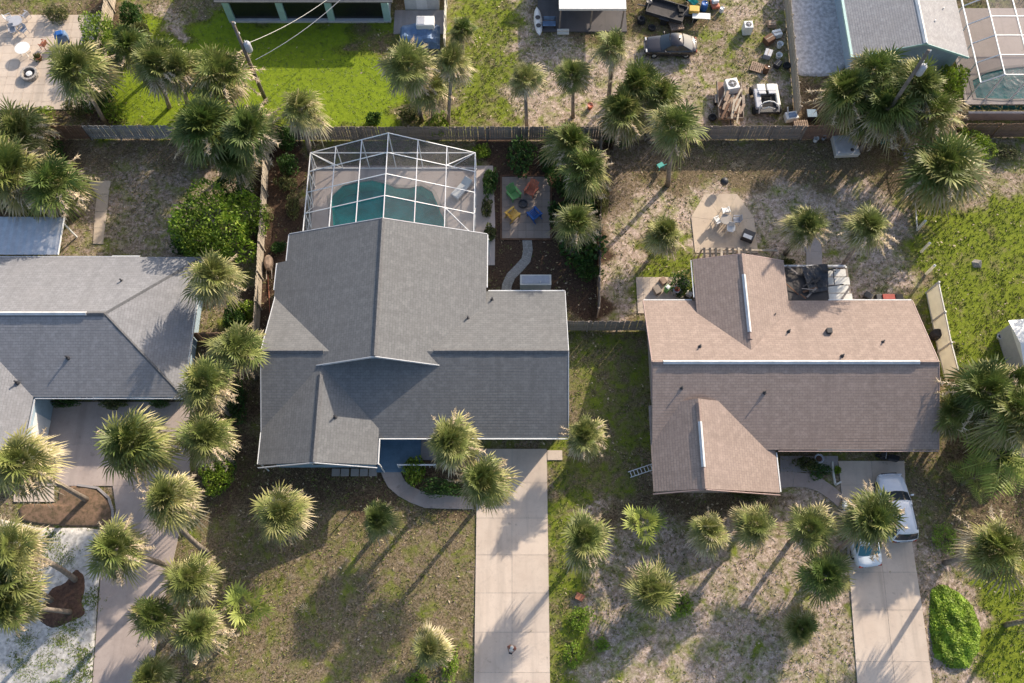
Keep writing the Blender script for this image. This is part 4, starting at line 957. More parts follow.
PALMS = [
 ((281,514),58,4.4,'round palm standing alone on lawn below the front gable'),
 ((378,521),45,3.2,'small round palm just below the bend of the front walk'),
 ((451,443),62,6.6,'yellowish palm over the grey house front eave beside the porch'),
 ((482,481),58,6.2,'palm overlapping the top left edge of the pale driveway'),
 ((584,436),47,3.4,'single palm beside the grey house right front corner'),
 ((586,538),60,4.8,'large palm on lawn just right of the pale driveway'),
 ((709,530),45,3.6,'leftmost of the palms in front of the tan house gable'),
 ((754,524),46,3.8,'palm below the right corner of the tan front gable'),
 ((810,529),48,4.3,'upper palm of the pair left of the parked sedan'),
 ((826,574),52,4.4,'lower darker palm of the pair left of the parked sedan'),
 ((870,519),60,5.6,'palm hanging over the roof of the parked sedan',(840,550)),
 ((650,590),58,3.0,'spiky palm in the middle of the sandy front yard'),
 ((801,628),40,2.0,'low dark palm in the sandy yard beside right driveway'),
 ((995,548),62,6.5,'tall palm above the oval ground cover at right edge',(945,563)),
 ((1060,612),60,7.0,'palm at the right edge casting a shadow over the lawn',(1006,625)),
 ((430,649),42,2.2,'small palm with green shrub left of the driveway bottom'),
 ((155,618),48,4.3,'palm over the right edge of the left drive, left of the trio'),
 ((190,578),50,4.6,'upper palm of the trio right of the left drive'),
 ((199,631),54,4.0,'lower right palm of the trio beside the left drive'),
 ((150,677),45,3.0,'palm cut by the bottom edge beside left drive'),
 ((115,548),58,9.0,'tall palm leaning over the left concrete drive',(172,567)),
 ((167,497),56,8.6,'tall curved palm above the mulch island',(207,553),.6),
 ((205,385),62,6.0,'palm touching the right corner of the left house'),
 ((206,437),60,6.0,'palm between left house corner and bright round shrub'),
 ((132,444),76,7.0,'big palm over the shaded court of the left house'),
 ((237,348),58,5.4,'palm beside the left eave of the grey house'),
 ((22,462),64,9.0,'tall palm at left edge leaning from the mulch island',(87,500)),
 ((12,546),54,8.4,'upper palm of the leaning cluster at the left edge',(75,580),-.5),
 ((8,605),54,7.3,'lower palm of the leaning cluster at the left edge',(71,612)),
 ((6,578),54,7.6,'middle palm of the leaning cluster at the left edge',(52,601),.5),
 ((215,277),60,5.6,'palm touching the back right corner of the left house'),
 ((12,172),72,4.5,'bushy palm at left edge above the metal roof'),
 ((52,182),66,4.5,'bushy palm right of its twin above the metal roof'),
 ((20,132),56,3.5,'low palm at left edge below the paved patio'),
 ((75,68),58,6.4,'palm with slanting trunk beside the paved patio',(105,122)),
 ((157,66),54,5.2,'palm left of a tight pair over the green lawn',(169,107)),
 ((180,70),50,5.0,'palm right of a tight pair over the green lawn',(187,104)),
 ((222,74),60,5.2,'palm immediately left of the utility pole transformer'),
 ((130,48),44,4.0,'dark palm between slatted fence and green lawn'),
 ((205,125),72,5.6,'large palm spreading over the silvery fence'),
 ((250,128),62,6.0,'palm below the utility pole foot',(266,168)),
 ((236,160),50,3.6,'low palm above the big bright shrub tree'),
 ((300,108),48,6.2,'palm with thin trunk at the cage upper left corner',(310,153)),
 ((409,66),58,7.0,'left palm of the pair beside the covered blue heap',(422,120)),
 ((452,62),42,7.4,'right slim palm of the pair beside white-capped fence',(448,126)),
 ((432,88),44,3.6,'low palm filling between the two slim palms'),
 ((525,79),40,6.4,'slim palm left of its twin on the sandy top yard',(527,130)),
 ((573,74),37,5.2,'slim palm right of its twin on the sandy top yard',(573,117)),
 ((614,47),38,6.8,'palm in front of the white canopy',(608,105)),
 ((637,87),52,5.4,'upper palm of the dark clump below the maroon car'),
 ((622,112),56,4.8,'left palm of the dark clump below the maroon car'),
 ((660,97),48,5.0,'right palm of the dark clump below the maroon car'),
 ((673,126),58,7.6,'tall palm with bare trunk shading the sandy back yard',(668,185)),
 ((571,142),52,5.0,'upper palm in the shrub row right of the coloured chairs'),
 ((586,170),56,5.0,'second palm in the shrub row right of the coloured chairs'),
 ((577,222),50,4.6,'third palm lower in the shrub row right of the coloured chairs'),
 ((665,234),44,3.0,'palm standing alone left of the octagonal patio',(659,246)),
 ((805,226),45,4.0,'left of two round palms above the stripped porch'),
 ((869,227),50,5.6,'right of two round palms above the stripped porch',(838,272)),
 ((845,92),60,5.2,'leftmost palm of the big clump at the gravel end'),
 ((875,72),56,6.0,'palm at the top of the big clump under the pale roof'),
 ((888,108),62,5.4,'central palm of the big clump left of the tall pole'),
 ((918,84),56,6.4,'palm right of the tall pole transformer'),
 ((932,112),60,5.0,'rightmost palm of the big clump near the tall pole'),
 ((868,116),50,4.0,'low front palm of the big clump by the fence'),
 ((942,166),78,4.2,'wide bushy palm beside the white trellis'),
 ((985,392),70,5.0,'dark shaded palm right of the cream vinyl fence'),
 ((955,412),50,3.6,'small dark palm at the tan house right eave'),
 ((1018,412),64,5.6,'dark palm at right edge below the white shed'),
 ((1010,385),52,4.6,'olive palm at right edge directly under the white shed'),
 ((462,30),30,2.6,'small dark palm right of the white-capped fence'),
]
for t in PALMS:
    palm(t[0], t[1], t[2], t[3], t[4] if len(t) > 4 else None, bend=t[5] if len(t) > 5 else 0)
# two broadleaf trees beyond the right edge, whose shade lies over the right side yard
def broad_tree(loc, hh, rad, label):
    root = tag(empty('shade_tree', loc), label, 'tree'); r = random.Random(int(loc[0]*3))
    MB().tube([(0,0,-.2),(.1,0,hh*.3),(0,.1,hh*.6)], [.28,.22,.14], 9).obj('trunk', M['bark'], root, True)
    for i in range(5):
        a = i*1.26; MB().tube([(0,.05,hh*.45),(rad*.35*math.cos(a),rad*.35*math.sin(a),hh*.62),(rad*.7*math.cos(a),rad*.7*math.sin(a),hh*.78)], [.12,.08,.04], 6).obj('limb', M['bark'], root)
    c = mobj('crown', TREE_ME, None, root); c.location = (0,0,hh*.5); c.scale = (rad,rad,hh*.5)
# young fan palms whose leaves can be told apart: each leaf is a part
def leaf_fan_mesh(seed, ns=15):
    r = random.Random(seed); mb = MB(); mb.col = []
    fan_leaf(mb, Vector((0,0,0)), Vector((.9,0,.43)).normalized(), 1.0, .25, r, ns, .45, .6, .35, .085)
    me = mb.mesh('frond'); me.materials.append(M['palm_young']); return me
def pinnate_mesh(seed):
    r = random.Random(seed); mb = MB(); mb.col = []; n = 16
    sp = [Vector((t*1.0, 0, .55*t-.75*t*t)) for t in [i/n for i in range(n+1)]]
    for i in range(n):
        a, b = sp[i], sp[i+1]; k = len(mb.v); mb.v += [tuple(a+Vector((0,-.012,0))),tuple(a+Vector((0,.012,0))),tuple(b+Vector((0,.01,0))),tuple(b+Vector((0,-.01,0)))]; mb.f.append((k,k+1,k+2,k+3)); mb.col += [.6]*4
        if i > 2:
            for sd in (-1, 1):
                L = .34*math.sin(math.pi*(i/n)**.8)+.07; tip = a+Vector((.55*L, sd*L, -.25*L+r.uniform(-.03,.03))); m = a.lerp(tip, .45)+Vector((0,0,.03))
                k = len(mb.v); mb.v += [tuple(a),tuple(m+Vector((.03,0,0))),tuple(tip),tuple(m-Vector((.03,0,0)))]; mb.f.append((k,k+1,k+2,k+3)); c = r.uniform(0,.4); mb.col += [c,c,c+.2,c]
    me = mb.mesh('frond'); me.materials.append(M['palm_young']); return me
FANS = [leaf_fan_mesh(90+i) for i in range(4)]; PINN = [pinnate_mesh(120+i) for i in range(4)]
def leafy_palm(c, dia, hh, label, meshes, n, tilt, name='young_palm', cat='palm'):
    top = P(c[0], c[1], hh); root = tag(empty(name, (top.x,top.y,0)), label, cat); rad = dia/2/14.2; r = random.Random(n+int(c[0]))
    MB().tube([(0,0,-.1),(.04,0,hh*.5),(0,0,hh)], [.15,.12,.1], 8).obj('trunk', M['trunk'], root, True)
    for i in range(n):
        o = mobj('frond', meshes[i % len(meshes)], None, root); o.location = (0,0,hh-.05); o.scale = (rad*r.uniform(.85,1.1),)*3
        o.rotation_euler = (r.uniform(-.2,.2), tilt-1.0*(i/n)+r.uniform(-.1,.1), i*2.4+r.uniform(-.2,.2))
leafy_palm((643,523), 44, 2.2, 'open young fan palm with few leaves before tan house', FANS, 11, .25)
leafy_palm((246,606), 52, 2.3, 'bright yellow-green young palm on the lower left lawn', FANS, 10, .35)
leafy_palm((1000,456), 84, 3.0, 'feather-leaved palm with long bright fronds at right edge', PINN, 12, .15)
leafy_palm((975,478), 50, 1.8, 'small feather-leaved palm left of the long bright fronds', PINN, 9, .1)

# ------------------------------------------------------------------ shrubs
def bush_mesh(seed, n, leaf, mt, flat=.85, lumps=9):
    r = random.Random(seed); mb = MB(); mb.col = []
    ls = [(Vector((0,0,.45)), .62)]
    for i in range(lumps):
        a = i*2.4+r.uniform(-.3,.3); q = r.uniform(.3,.72); ls.append((Vector((math.cos(a)*q, math.sin(a)*q, r.uniform(.2,.85)*flat)), r.uniform(.22,.42)))
    tot = sum(x[1]**2 for x in ls)
    for c, rad in ls:
        for i in range(int(n*rad*rad/tot)):
            d = Vector((r.gauss(0,1), r.gauss(0,1), r.gauss(.25,1))).normalized()
            p = c+d*rad*r.uniform(.78,1.05); p.z = max(.02, p.z*flat)
            ax = (d+Vector((r.gauss(0,.7), r.gauss(0,.7), r.gauss(-.1,.7)))).normalized(); sd = ax.cross(Vector((r.gauss(0,1),r.gauss(0,1),r.gauss(0,1)))).normalized()
            L = leaf*r.uniform(.7,1.3); W = L*.6; nn = ax.cross(sd)*L*.12
            b = len(mb.v); mb.v += [tuple(p-ax*L*.5), tuple(p+sd*W*.5+nn), tuple(p+ax*L*.5), tuple(p-sd*W*.5+nn)]; mb.f += [(b,b+1,b+2),(b,b+2,b+3)]
            c_ = min(1, max(0, r.gauss(.45,.25))); mb.col += [c_]*4
    me = mb.mesh('foliage'); me.materials.append(mt); return me
TREE_ME = bush_mesh(333, 7000, .075, M['leaf_dark'], .95, 10)
broad_tree((42.6,27.2,0), 9.0, 3.6, 'upper broadleaf shade tree standing beyond the right edge')
broad_tree((46.0,23.4,0), 8.5, 3.6, 'lower broadleaf shade tree standing beyond the right edge')
BUSH = {}
def bush(c, wd, dp, hh, label, kind, name='shrub', cat='shrub', leaf=.16, stems=5, tex=None):
    """c: survey reading of the middle of the shrub seen from above; wd, dp: readings of its size"""
    mid = P(c[0], c[1], hh*.55); s = 14.4*(.8+.2*min(1,(c[1]/430))); rx, ry = wd/2/s, dp/2/s*1.06
    n = int(min(16000, max(700, 6.0*(rx*ry+ (rx+ry)*hh*.8)/(leaf*leaf)))); key = (kind, round(rx,1), n//600, leaf)
    rel = leaf/max(.3, (rx+ry)/2)
    if key not in BUSH: BUSH[key] = bush_mesh(len(BUSH)+200, n, rel, M[kind], .95, 9)
    root = tag(empty(name, (mid.x,mid.y,0)), label, cat); o = mobj('foliage', BUSH[key], None, root); o.scale = (rx*.98, ry*.98, hh*.88); o.rotation_euler = (0,0,0)
    r = random.Random(n)
    for i in range(stems):
        a = i*6.28/stems+.4; MB().tube([(.08*math.cos(a),.08*math.sin(a),-.1),(rx*.3*math.cos(a),ry*.3*math.sin(a),hh*.4),(rx*.5*math.cos(a),ry*.5*math.sin(a),hh*.7)], [.06,.045,.02], 6).obj('stem', M['bark'], root)
    return root
bush((206,222),118,96,6.4,'big bright green shrub tree behind the left house','leaf_bright','shrub_tree','tree',.24,6)
bush((183,240),34,34,2.2,'dark lower shrub at the big bright shrub tree left foot','leaf_dark')
bush((215,478),40,38,2.6,'bright round shrub below the left house palms','leaf_bright')
bush((96,34),42,70,3.2,'tall bright hedge beside the slatted fence','leaf_bright','hedge','hedge',.2)
bush((98,92),34,50,2.4,'dark mixed shrub right of the slanting palm trunk','leaf_dark')
bush((40,113),32,18,1.3,'yellow-green shrub at the lower patio edge','leaf_bright')
bush((75,105),36,26,1.6,'olive shrub below the slanting palm','leaf_olive')
bush((55,12),34,22,1.4,'low green shrub at the top of the paved patio','leaf_olive')
bush((128,12),26,34,2.5,'dark shrub right of the slatted fence top','leaf_dark')
bush((30,148),60,34,2.6,'dark green shrub between the left edge palms','leaf_dark')
bush((285,135),34,34,2.4,'dark green shrub at the cage upper left','leaf_dark')
bush((285,181),24,20,1.2,'small green shrub between side fence and cage','leaf_olive')
bush((262,215),20,26,1.2,'low shrub on the dark bed beside the side fence','leaf_olive')
bush((277,246),18,16,.8,'tiny shrub left of the grey house back corner','leaf_dark')
bush((240,310),36,26,1.8,'green shrub behind the palm at the side fence','leaf_bright')
bush((372,117),18,16,1.4,'small round dark shrub on the green lawn edge','leaf_dark')
bush((410,112),34,22,1.6,'olive shrub at the foot of the slim palm pair','leaf_olive')
bush((438,122),26,30,2.0,'bright shrub spilling over the fence by the cage','leaf_bright')
bush((480,150),22,20,1.2,'yellow-green plant at the cage upper right','leaf_bright')
bush((521,154),36,46,2.2,'leafy shrub at the top of the coloured chairs pad','leaf_dark',leaf=.26)
bush((490,233),18,22,1.0,'shrub between cage and coloured chairs pad','leaf_olive')
bush((487,208),14,26,.8,'yellowish low plants beside the cage right side','leaf_olive')
bush((580,206),54,48,3.4,'broad-leaved shrub in the middle of the shrub row','leaf_dark',leaf=.34)
bush((578,243),58,52,3.2,'broad-leaved shrub at the lower end of the shrub row','leaf_dark',leaf=.36)
bush((412,470),26,42,1.3,'dark glossy shrub inside the front walk curve','leaf_bright')
bush((440,487),60,24,1.6,'dark shrub under the two driveway palms','leaf_dark')
bush((956,80),34,56,3.0,'dark green shrub between the big clump and the cage','leaf_bright')
bush((972,142),50,44,2.2,'bright yellow-green shrub right of the wide palm','leaf_bright')
bush((1008,152),40,26,1.0,'low yellowish shrubs under the dark fence at right','leaf_olive')
bush((955,350),10,14,.6,'small green weed beside the vinyl fence','leaf_olive')
bush((580,618),30,28,.8,'upper of two bright low shrubs right of the driveway','cover',leaf=.12)
bush((573,655),22,28,.7,'lower of two bright low shrubs right of the driveway','cover',leaf=.12)
bush((683,605),26,28,.8,'bright low shrub beside the spiky palm','cover',leaf=.12)
bush((603,645),18,14,.35,'tiny bright ground plant in the sandy yard','cover',leaf=.1)
bush((449,666),22,36,.9,'bright green shrub right of the small lower palm','cover',leaf=.13)
bush((416,682),26,16,.6,'bright shrub cut by the bottom edge below small palm','cover',leaf=.13)
bush((806,462),26,18,1.1,'yellowish shrub under the tan house front eave','leaf_olive')
bush((838,470),10,10,.5,'tiny bright plant on the tan house entry slab','cover',leaf=.1)
bush((750,494),44,14,.9,'low green shrubs along the tan front gable','leaf_olive')
bush((945,537),40,34,.5,'dark green ground cover patch above the oval one','cover',leaf=.11)
bush((818,470),26,20,.4,'dark green low planting beside the tan house entry','leaf_dark')
bush((680,284),30,36,1.3,'dark weeds in the corner of the tan rear wing','leaf_dark')
bush((785,262),30,12,.8,'low shrubs behind the tan rear wing','leaf_olive')
bush((55,690),40,24,.3,'weed patch at the bottom of the white gravel','cover',leaf=.12)
bush((62,402),40,14,1.0,'dark shrub under the left house front eave, left one','leaf_dark')
bush((112,403),34,12,.9,'yellowish shrub under the left house front eave','leaf_olive')
bush((158,403),30,12,.9,'dark shrub under the left house front eave, right one','leaf_dark')
bush((963,386),40,34,2.6,'dark shrub beside the vinyl fence foot','leaf_dark')
bush((1000,415),56,44,3.2,'dark shrub mass between the shaded right edge palms','leaf_dark')
for (c, wd, dp, hh, lb, kd) in (
 ((230,188),44,34,2.6,'dark shrub between low palm and big bright shrub tree','leaf_dark'),((262,118),34,30,2.6,'dark shrub at the utility pole foot','leaf_dark'),
 ((200,152),46,30,2.2,'olive shrub under the large palm by the silvery fence','leaf_olive'),((232,318),30,34,2.2,'dark shrub left of the grey house corner','leaf_dark'),
 ((236,400),24,50,1.6,'dark narrow shrub row left of the grey house wall','leaf_dark'),((226,455),24,40,1.5,'dark shrub right of the bright round shrub','leaf_dark'),
 ((286,162),26,30,1.8,'dark shrub on the mulch below the cage palm','leaf_dark'),((293,205),16,34,1.0,'low olive plants beside the cage left side','leaf_olive'),((489,180),18,40,1.2,'dark plants between cage and chairs pad','leaf_dark'),((548,160),26,30,2.2,'dark shrub above the chairs pad right corner','leaf_dark'),
 ((563,176),30,40,2.8,'dark shrub left in the shrub row','leaf_dark'),((598,200),24,50,2.6,'olive shrub right in the shrub row by the side fence','leaf_olive'),
 ((556,212),22,30,1.6,'low dark shrub beside the chairs pad','leaf_dark'),((588,268),34,24,1.8,'small shrub at the very end of the shrub row','leaf_dark'),
 ((622,126),56,36,2.8,'dark shrub filling the clump below the maroon car','leaf_dark'),((650,118),40,34,2.6,'olive shrub filling the clump below the maroon car','leaf_olive'),
 ((858,98),66,50,3.4,'olive shrub filling the left of the big clump','leaf_olive'),((908,108),60,50,3.4,'olive shrub filling the right of the big clump','leaf_olive'),
 ((945,186),50,24,1.4,'low dark shrub below the wide bushy palm','leaf_dark'),((1012,450),34,40,2.6,'dark shrub behind the feather-leaved palm','leaf_dark'),
 ((30,205),56,24,1.8,'dark shrub along the metal lean-to roof','leaf_dark'),((112,112),30,20,1.4,'low green shrub at the brown fence end','leaf_bright'),((140,30),24,24,2.0,'olive shrub right of the dark fence palm','leaf_olive')):
    bush(c, wd, dp, hh, lb, kd)
# the oval ground cover: one dense carpet of leaves on a dome
gc = tag(empty('ground_cover', P(954,627)), 'large oval bright green ground cover beside the right driveway', 'ground cover')
r = random.Random(3); mb = MB(); mb.col = []; o0 = P(954,627); poly = PL([(932,590),(942,585),(957,592),(972,606),(980,628),(978,650),(968,668),(950,668),(934,656),(930,625)])
pn = np.array([[p.x,p.y] for p in poly]); lo, hi = pn.min(0), pn.max(0)
cx_, cy_ = (r_ for r_ in (np.random.RandomState(4).uniform(lo[0],hi[0],14000), np.random.RandomState(5).uniform(lo[1],hi[1],14000)))
sd_ = sdist(cx_, cy_, [Vector((p.x,p.y,0)) for p in poly])
for x, y, s in zip(cx_, cy_, sd_):
    if s > r.uniform(-.22,.2)+.2*math.sin(x*3)*math.sin(y*4): continue
    z = .55*(1-math.exp(s*2.2))*(1+.3*math.sin(x*3.1+y)*math.sin(y*2.7)+.15*math.sin(x*7+2*y))+.03; p = Vector((x-o0.x,y-o0.y,z*r.uniform(.55,1.15)))
    ax = Vector((r.gauss(0,1),r.gauss(0,1),r.gauss(.1,.35))).normalized(); sd = ax.cross(Vector((r.gauss(0,.4),r.gauss(0,.4),1))).normalized(); L = .15*r.uniform(.7,1.3)
    b = len(mb.v); mb.v += [tuple(p-ax*L*.6),tuple(p+sd*L*.3),tuple(p+ax*L*.6),tuple(p-sd*L*.3)]; mb.f.append((b,b+1,b+2,b+3)); c_ = min(1,max(0,r.gauss(.5,.25))); mb.col += [c_]*4
mb.obj('foliage', M['cover'], gc); MB().prism([Vector((p.x-o0.x,p.y-o0.y,0))*.93 for p in poly], -.1, .06).obj('soil', M['mulch'], gc); OUT.append(poly)

# ------------------------------------------------------------------ grass blades and litter (nobody could count these)
rs = np.random.RandomState(9); N = 150000
gx = rs.uniform(-45,45,N); gy = rs.uniform(-1,56,N); keep = np.abs(gx) < 33+.21*gy
gx, gy = gx[keep], gy[keep]; G1, B1, D1 = ground_attr(gx, gy)
ok = np.ones(len(gx), bool)
for pl in OUT:
    xs_ = [p[0] for p in pl]; ys2 = [p[1] for p in pl]
    cand = (gx > min(xs_)-.2) & (gx < max(xs_)+.2) & (gy > min(ys2)-.2) & (gy < max(ys2)+.2) & ok
    if cand.any():
        ii = np.where(cand)[0]; ok[ii[sdist(gx[ii], gy[ii], pl) < -.05]] = False
patch = np.sin(gx*.9+2*np.sin(gy*.53))*np.sin(gy*.8+2*np.sin(gx*.61))*.28+rs.uniform(-.25,.25,len(gx))
dens = np.clip(G1*.9+.22+patch-.35*B1-.3*D1, .06, 1.0)
dens = np.where(G1 > 1.05, .45, dens); ok &= rs.uniform(0,1,len(gx)) < dens
gx, gy, G1, B1 = gx[ok], gy[ok], G1[ok], B1[ok]; n = len(gx)
gz = .018*np.sin(gx*.9+1)*np.sin(gy*.7)+.01*np.sin(gx*2.3+gy*1.9)-.035
V = np.zeros((n,9,3)); hh = (.06+.10*rs.uniform(0,1,n))*np.where(G1 > 1.05, .45, .7+.5*np.clip(G1,0,1)); 
for b in range(3):
    a = rs.uniform(0,6.28,n); wd = .022+.03*rs.uniform(0,1,n); le = rs.uniform(.04,.15,n)
    ox, oy = rs.uniform(-.09,.09,n), rs.uniform(-.09,.09,n)
    V[:,b*3,0] = gx+ox-wd*np.sin(a); V[:,b*3,1] = gy+oy+wd*np.cos(a); V[:,b*3,2] = gz
    V[:,b*3+1,0] = gx+ox+wd*np.sin(a); V[:,b*3+1,1] = gy+oy-wd*np.cos(a); V[:,b*3+1,2] = gz
    V[:,b*3+2,0] = gx+ox+le*np.cos(a); V[:,b*3+2,1] = gy+oy+le*np.sin(a); V[:,b*3+2,2] = gz+hh
tone = np.clip(.62-.6*np.clip(G1,0,1)+.25*B1+.22*rs.normal(0,1,n), 0, 1)
me = bpy.data.meshes.new('grass'); me.from_pydata(V.reshape(-1,3).tolist(), [], np.arange(n*9).reshape(-1,3).tolist()); me.update()
me.attributes.new('tone','FLOAT','POINT').data.foreach_set('value', np.repeat(tone, 9).astype(np.float32))
o = mobj('grass', me, M['grass']); o['kind'] = 'stuff'; o['label'] = 'patchy short grass over the sandy yards'; o['category'] = 'grass'
# weeds in the white gravel
mb = MB(); mb.col = []; r = random.Random(21)
for i in range(1500):
    cu, cv = r.choice([(25,640),(60,640),(80,655),(45,662),(20,665),(70,625),(88,600),(50,540),(40,556),(66,560),(30,680),(82,675)]); p = P(cu+r.gauss(0,7), cv+r.gauss(0,6))
    if p.x > -26.7+.02*p.y: continue
    for k in range(3):
        a = r.uniform(0,6.28); L = r.uniform(.08,.2); q = p+Vector((r.uniform(-.1,.1),r.uniform(-.1,.1),.02)); b = len(mb.v); s = Vector((-math.sin(a),math.cos(a),0))*.035
        mb.v += [tuple(q-s),tuple(q+s),tuple(q+Vector((math.cos(a)*L,math.sin(a)*L,L*.7)))]; mb.f.append((b,b+1,b+2)); mb.col += [r.uniform(0,.4)]*3
o = mb.obj('weeds', M['grass']); o['kind'] = 'stuff'; o['label'] = 'green weeds sprouting through the white gravel'; o['category'] = 'weeds'

# fallen leaves and bits of bark lying over the yards
rs = np.random.RandomState(31); N = 26000; lx = rs.uniform(-44,44,N); ly = rs.uniform(-1,55,N)
G2, B2_, D2_ = ground_attr(lx, ly); k = (np.abs(lx) < 33+.21*ly) & (rs.uniform(0,1,N) < np.where(G2 > 1.05, .06, .75)*(.45+.55*np.sin(lx*.7+np.sin(ly*.5)*2)*np.sin(ly*.6)))
for pl in OUT:
    xs_ = [p[0] for p in pl]; ys2 = [p[1] for p in pl]; cand = (lx > min(xs_)) & (lx < max(xs_)) & (ly > min(ys2)) & (ly < max(ys2)) & k
    if cand.any():
        ii = np.where(cand)[0]; k[ii[sdist(lx[ii], ly[ii], pl) < -.02]] = False
lx, ly = lx[k], ly[k]; n = len(lx); a = rs.uniform(0,6.28,n); L = rs.uniform(.04,.13,n); W = L*rs.uniform(.25,.6,n)
lz = .018*np.sin(lx*.9+1)*np.sin(ly*.7)+.01*np.sin(lx*2.3+ly*1.9)-.02
V = np.zeros((n,4,3)); ca, sa = np.cos(a), np.sin(a)
for i, (p_, q_) in enumerate(((-1,0),(0,-1),(1,0),(0,1))):
    V[:,i,0] = lx+p_*L*ca-q_*W*sa; V[:,i,1] = ly+p_*L*sa+q_*W*ca; V[:,i,2] = lz+rs.uniform(.0,.05,n)
me = bpy.data.meshes.new('leaf_litter'); me.from_pydata(V.reshape(-1,3).tolist(), [], np.arange(n*4).reshape(-1,4).tolist()); me.update()
me.attributes.new('tone','FLOAT','POINT').data.foreach_set('value', np.repeat(rs.uniform(-.1,1,n), 4).astype(np.float32))
o = mobj('leaf_litter', me, M['palm_dry']); o['kind'] = 'stuff'; o['label'] = 'dry fallen leaves and bark bits over the yards'; o['category'] = 'leaves'
# ------------------------------------------------------------------ vehicles
def paint(name, c, metal=.0, rough=.25):
    m, nt, bs = new_mat(name); bs.inputs['Base Color'].default_value = rgb(c); bs.inputs['Roughness'].default_value = rough
    bs.inputs['Metallic'].default_value = metal; bs.inputs['Coat Weight'].default_value = .6; bs.inputs['Coat Roughness'].default_value = .08
    col = mixc(nt, ramp(nt, noise(nt, 2.5, 4, .6), .4, .8, 0, .35), c, tuple(x*.75 for x in c)); nt.links.new(col, bs.inputs['Base Color']); return m
def car(label, cat, loc, rz, L, W, H, pm, gm_, kind, hood=None, rails=False):
    """front of the car towards +y"""
    root = tag(empty('parked_car', loc, rz), label, cat); hw = W/2
    suv = kind == 'suv'
    belt = H*.60 if suv else H*.63
    st = [(-L/2,.60,.42,belt*.78),(-L/2+.06,.80,.32,belt*.86),(-L/2+.25,.93,.26,belt*.95),(-L/2+.8,1.0,.22,belt),(-L*.1,1.0,.2,belt),(L*.16,1.0,.2,belt*.99),
          (L/2-1.05,.99,.22,belt*.93),(L/2-.45,.94,.25,belt*.85),(L/2-.15,.82,.3,belt*.74),(L/2-.02,.60,.36,belt*.60)]
    mb = MB()
    for y, wf, zb, zt in st:
        w_ = hw*wf
        prof = [(-w_*.93,zb),(-w_,zb+.18*(zt-zb)),(-w_,zb+.6*(zt-zb)),(-w_*.97,zt-.06),(-w_*.86,zt),(-w_*.45,zt+.025),(0,zt+.035),(w_*.45,zt+.025),(w_*.86,zt),(w_*.97,zt-.06),(w_,zb+.6*(zt-zb)),(w_,zb+.18*(zt-zb)),(w_*.93,zb)]
        mb.v += [(x,y,z) for x, z in prof]
    n = 13
    for i in range(len(st)-1):
        for k in range(n):
            k2 = (k+1) % n; mb.f.append((i*n+k, i*n+k2, (i+1)*n+k2, (i+1)*n+k))
    mb.f.append(tuple(range(n))); e = (len(st)-1)*n; mb.f.append(tuple(e+k for k in reversed(range(n))))
    body = mb.obj('body', pm, root, True)
    for p in body.data.polygons: p.use_smooth = True
    # cabin: ya windscreen base, yb windscreen top, yc rear glass top, yd rear glass base
    if suv: ya, yb, yc, yd = L*.20, L*.03, -L*.40, -L*.47
    elif kind == 'coupe': ya, yb, yc, yd = L*.18, L*.0, -L*.20, -L*.40
    else: ya, yb, yc, yd = L*.19, L*.03, -L*.19, -L*.34
    wb, wr = hw*.90, hw*.72; zb, zr = belt-.03, H
    def cab(s, t):  # s: along 0..1 outline at height t 0..1
        pass
    lo = [(-wb,ya),(-wb*.6,ya+.12),(0,ya+.17),(wb*.6,ya+.12),(wb,ya),(wb,(ya+yd)/2),(wb,yd),(wb*.6,yd-.08),(0,yd-.11),(-wb*.6,yd-.08),(-wb,yd),(-wb,(ya+yd)/2)]
    hi = [(-wr,yb),(-wr*.6,yb+.08),(0,yb+.11),(wr*.6,yb+.08),(wr,yb),(wr*1.03,(yb+yc)/2),(wr,yc),(wr*.6,yc-.05),(0,yc-.07),(-wr*.6,yc-.05),(-wr,yc),(-wr*1.03,(yb+yc)/2)]
    m = len(lo); cb = MB()
    cb.v = [(x,y,zb) for x, y in lo]+[(x,y,zr-.05) for x, y in hi]+[(x*.9,(y-(yb+yc)/2)*.93+(yb+yc)/2,zr+.005) for x, y in hi]+[(0,(yb+yc)/2,zr+.035)]
    for i in range(m):
        j = (i+1) % m; cb.f += [(j,i,m+i,m+j),(m+j,m+i,2*m+i,2*m+j),(2*m+j,2*m+i,3*m)]
    cb.obj('cabin', pm, root, True)
    def glass(name, ids, g=.08):
        lo_ = [Vector((*lo[i],zb)) for i in ids]; hi_ = [Vector((*hi[i],zr-.05)) for i in ids]; mbb = MB(); k = len(ids)
        c = sum(lo_+hi_, Vector())/(2*k); outw = Vector((c.x, c.y-(ya+yd)/2, 0)); outw = (outw.normalized()+Vector((0,0,.7))).normalized()*.014
        a_ = [p.lerp(q,.10) for p, q in zip(lo_,hi_)]; b_ = [p.lerp(q,.93) for p, q in zip(lo_,hi_)]
        def ins(v): return [v[0].lerp(v[1],g)]+v[1:-1]+[v[-1].lerp(v[-2],g)]
        a_, b_ = ins(a_), ins(b_)
        mbb.v = [tuple(p+outw) for p in a_]+[tuple(p+outw) for p in b_]
        mbb.f = [(i+1,i,k+i,k+i+1) for i in range(k-1)]
        return mbb.obj(name, gm_, root, True)
    glass('windshield', [0,1,2,3,4], .12); glass('rear_window', [6,7,8,9,10], .15)
    for ids in ([4,5],[5,6],[10,11],[11,0]): glass('side_window', ids, .06)
    R_ = .33 if not suv else .37
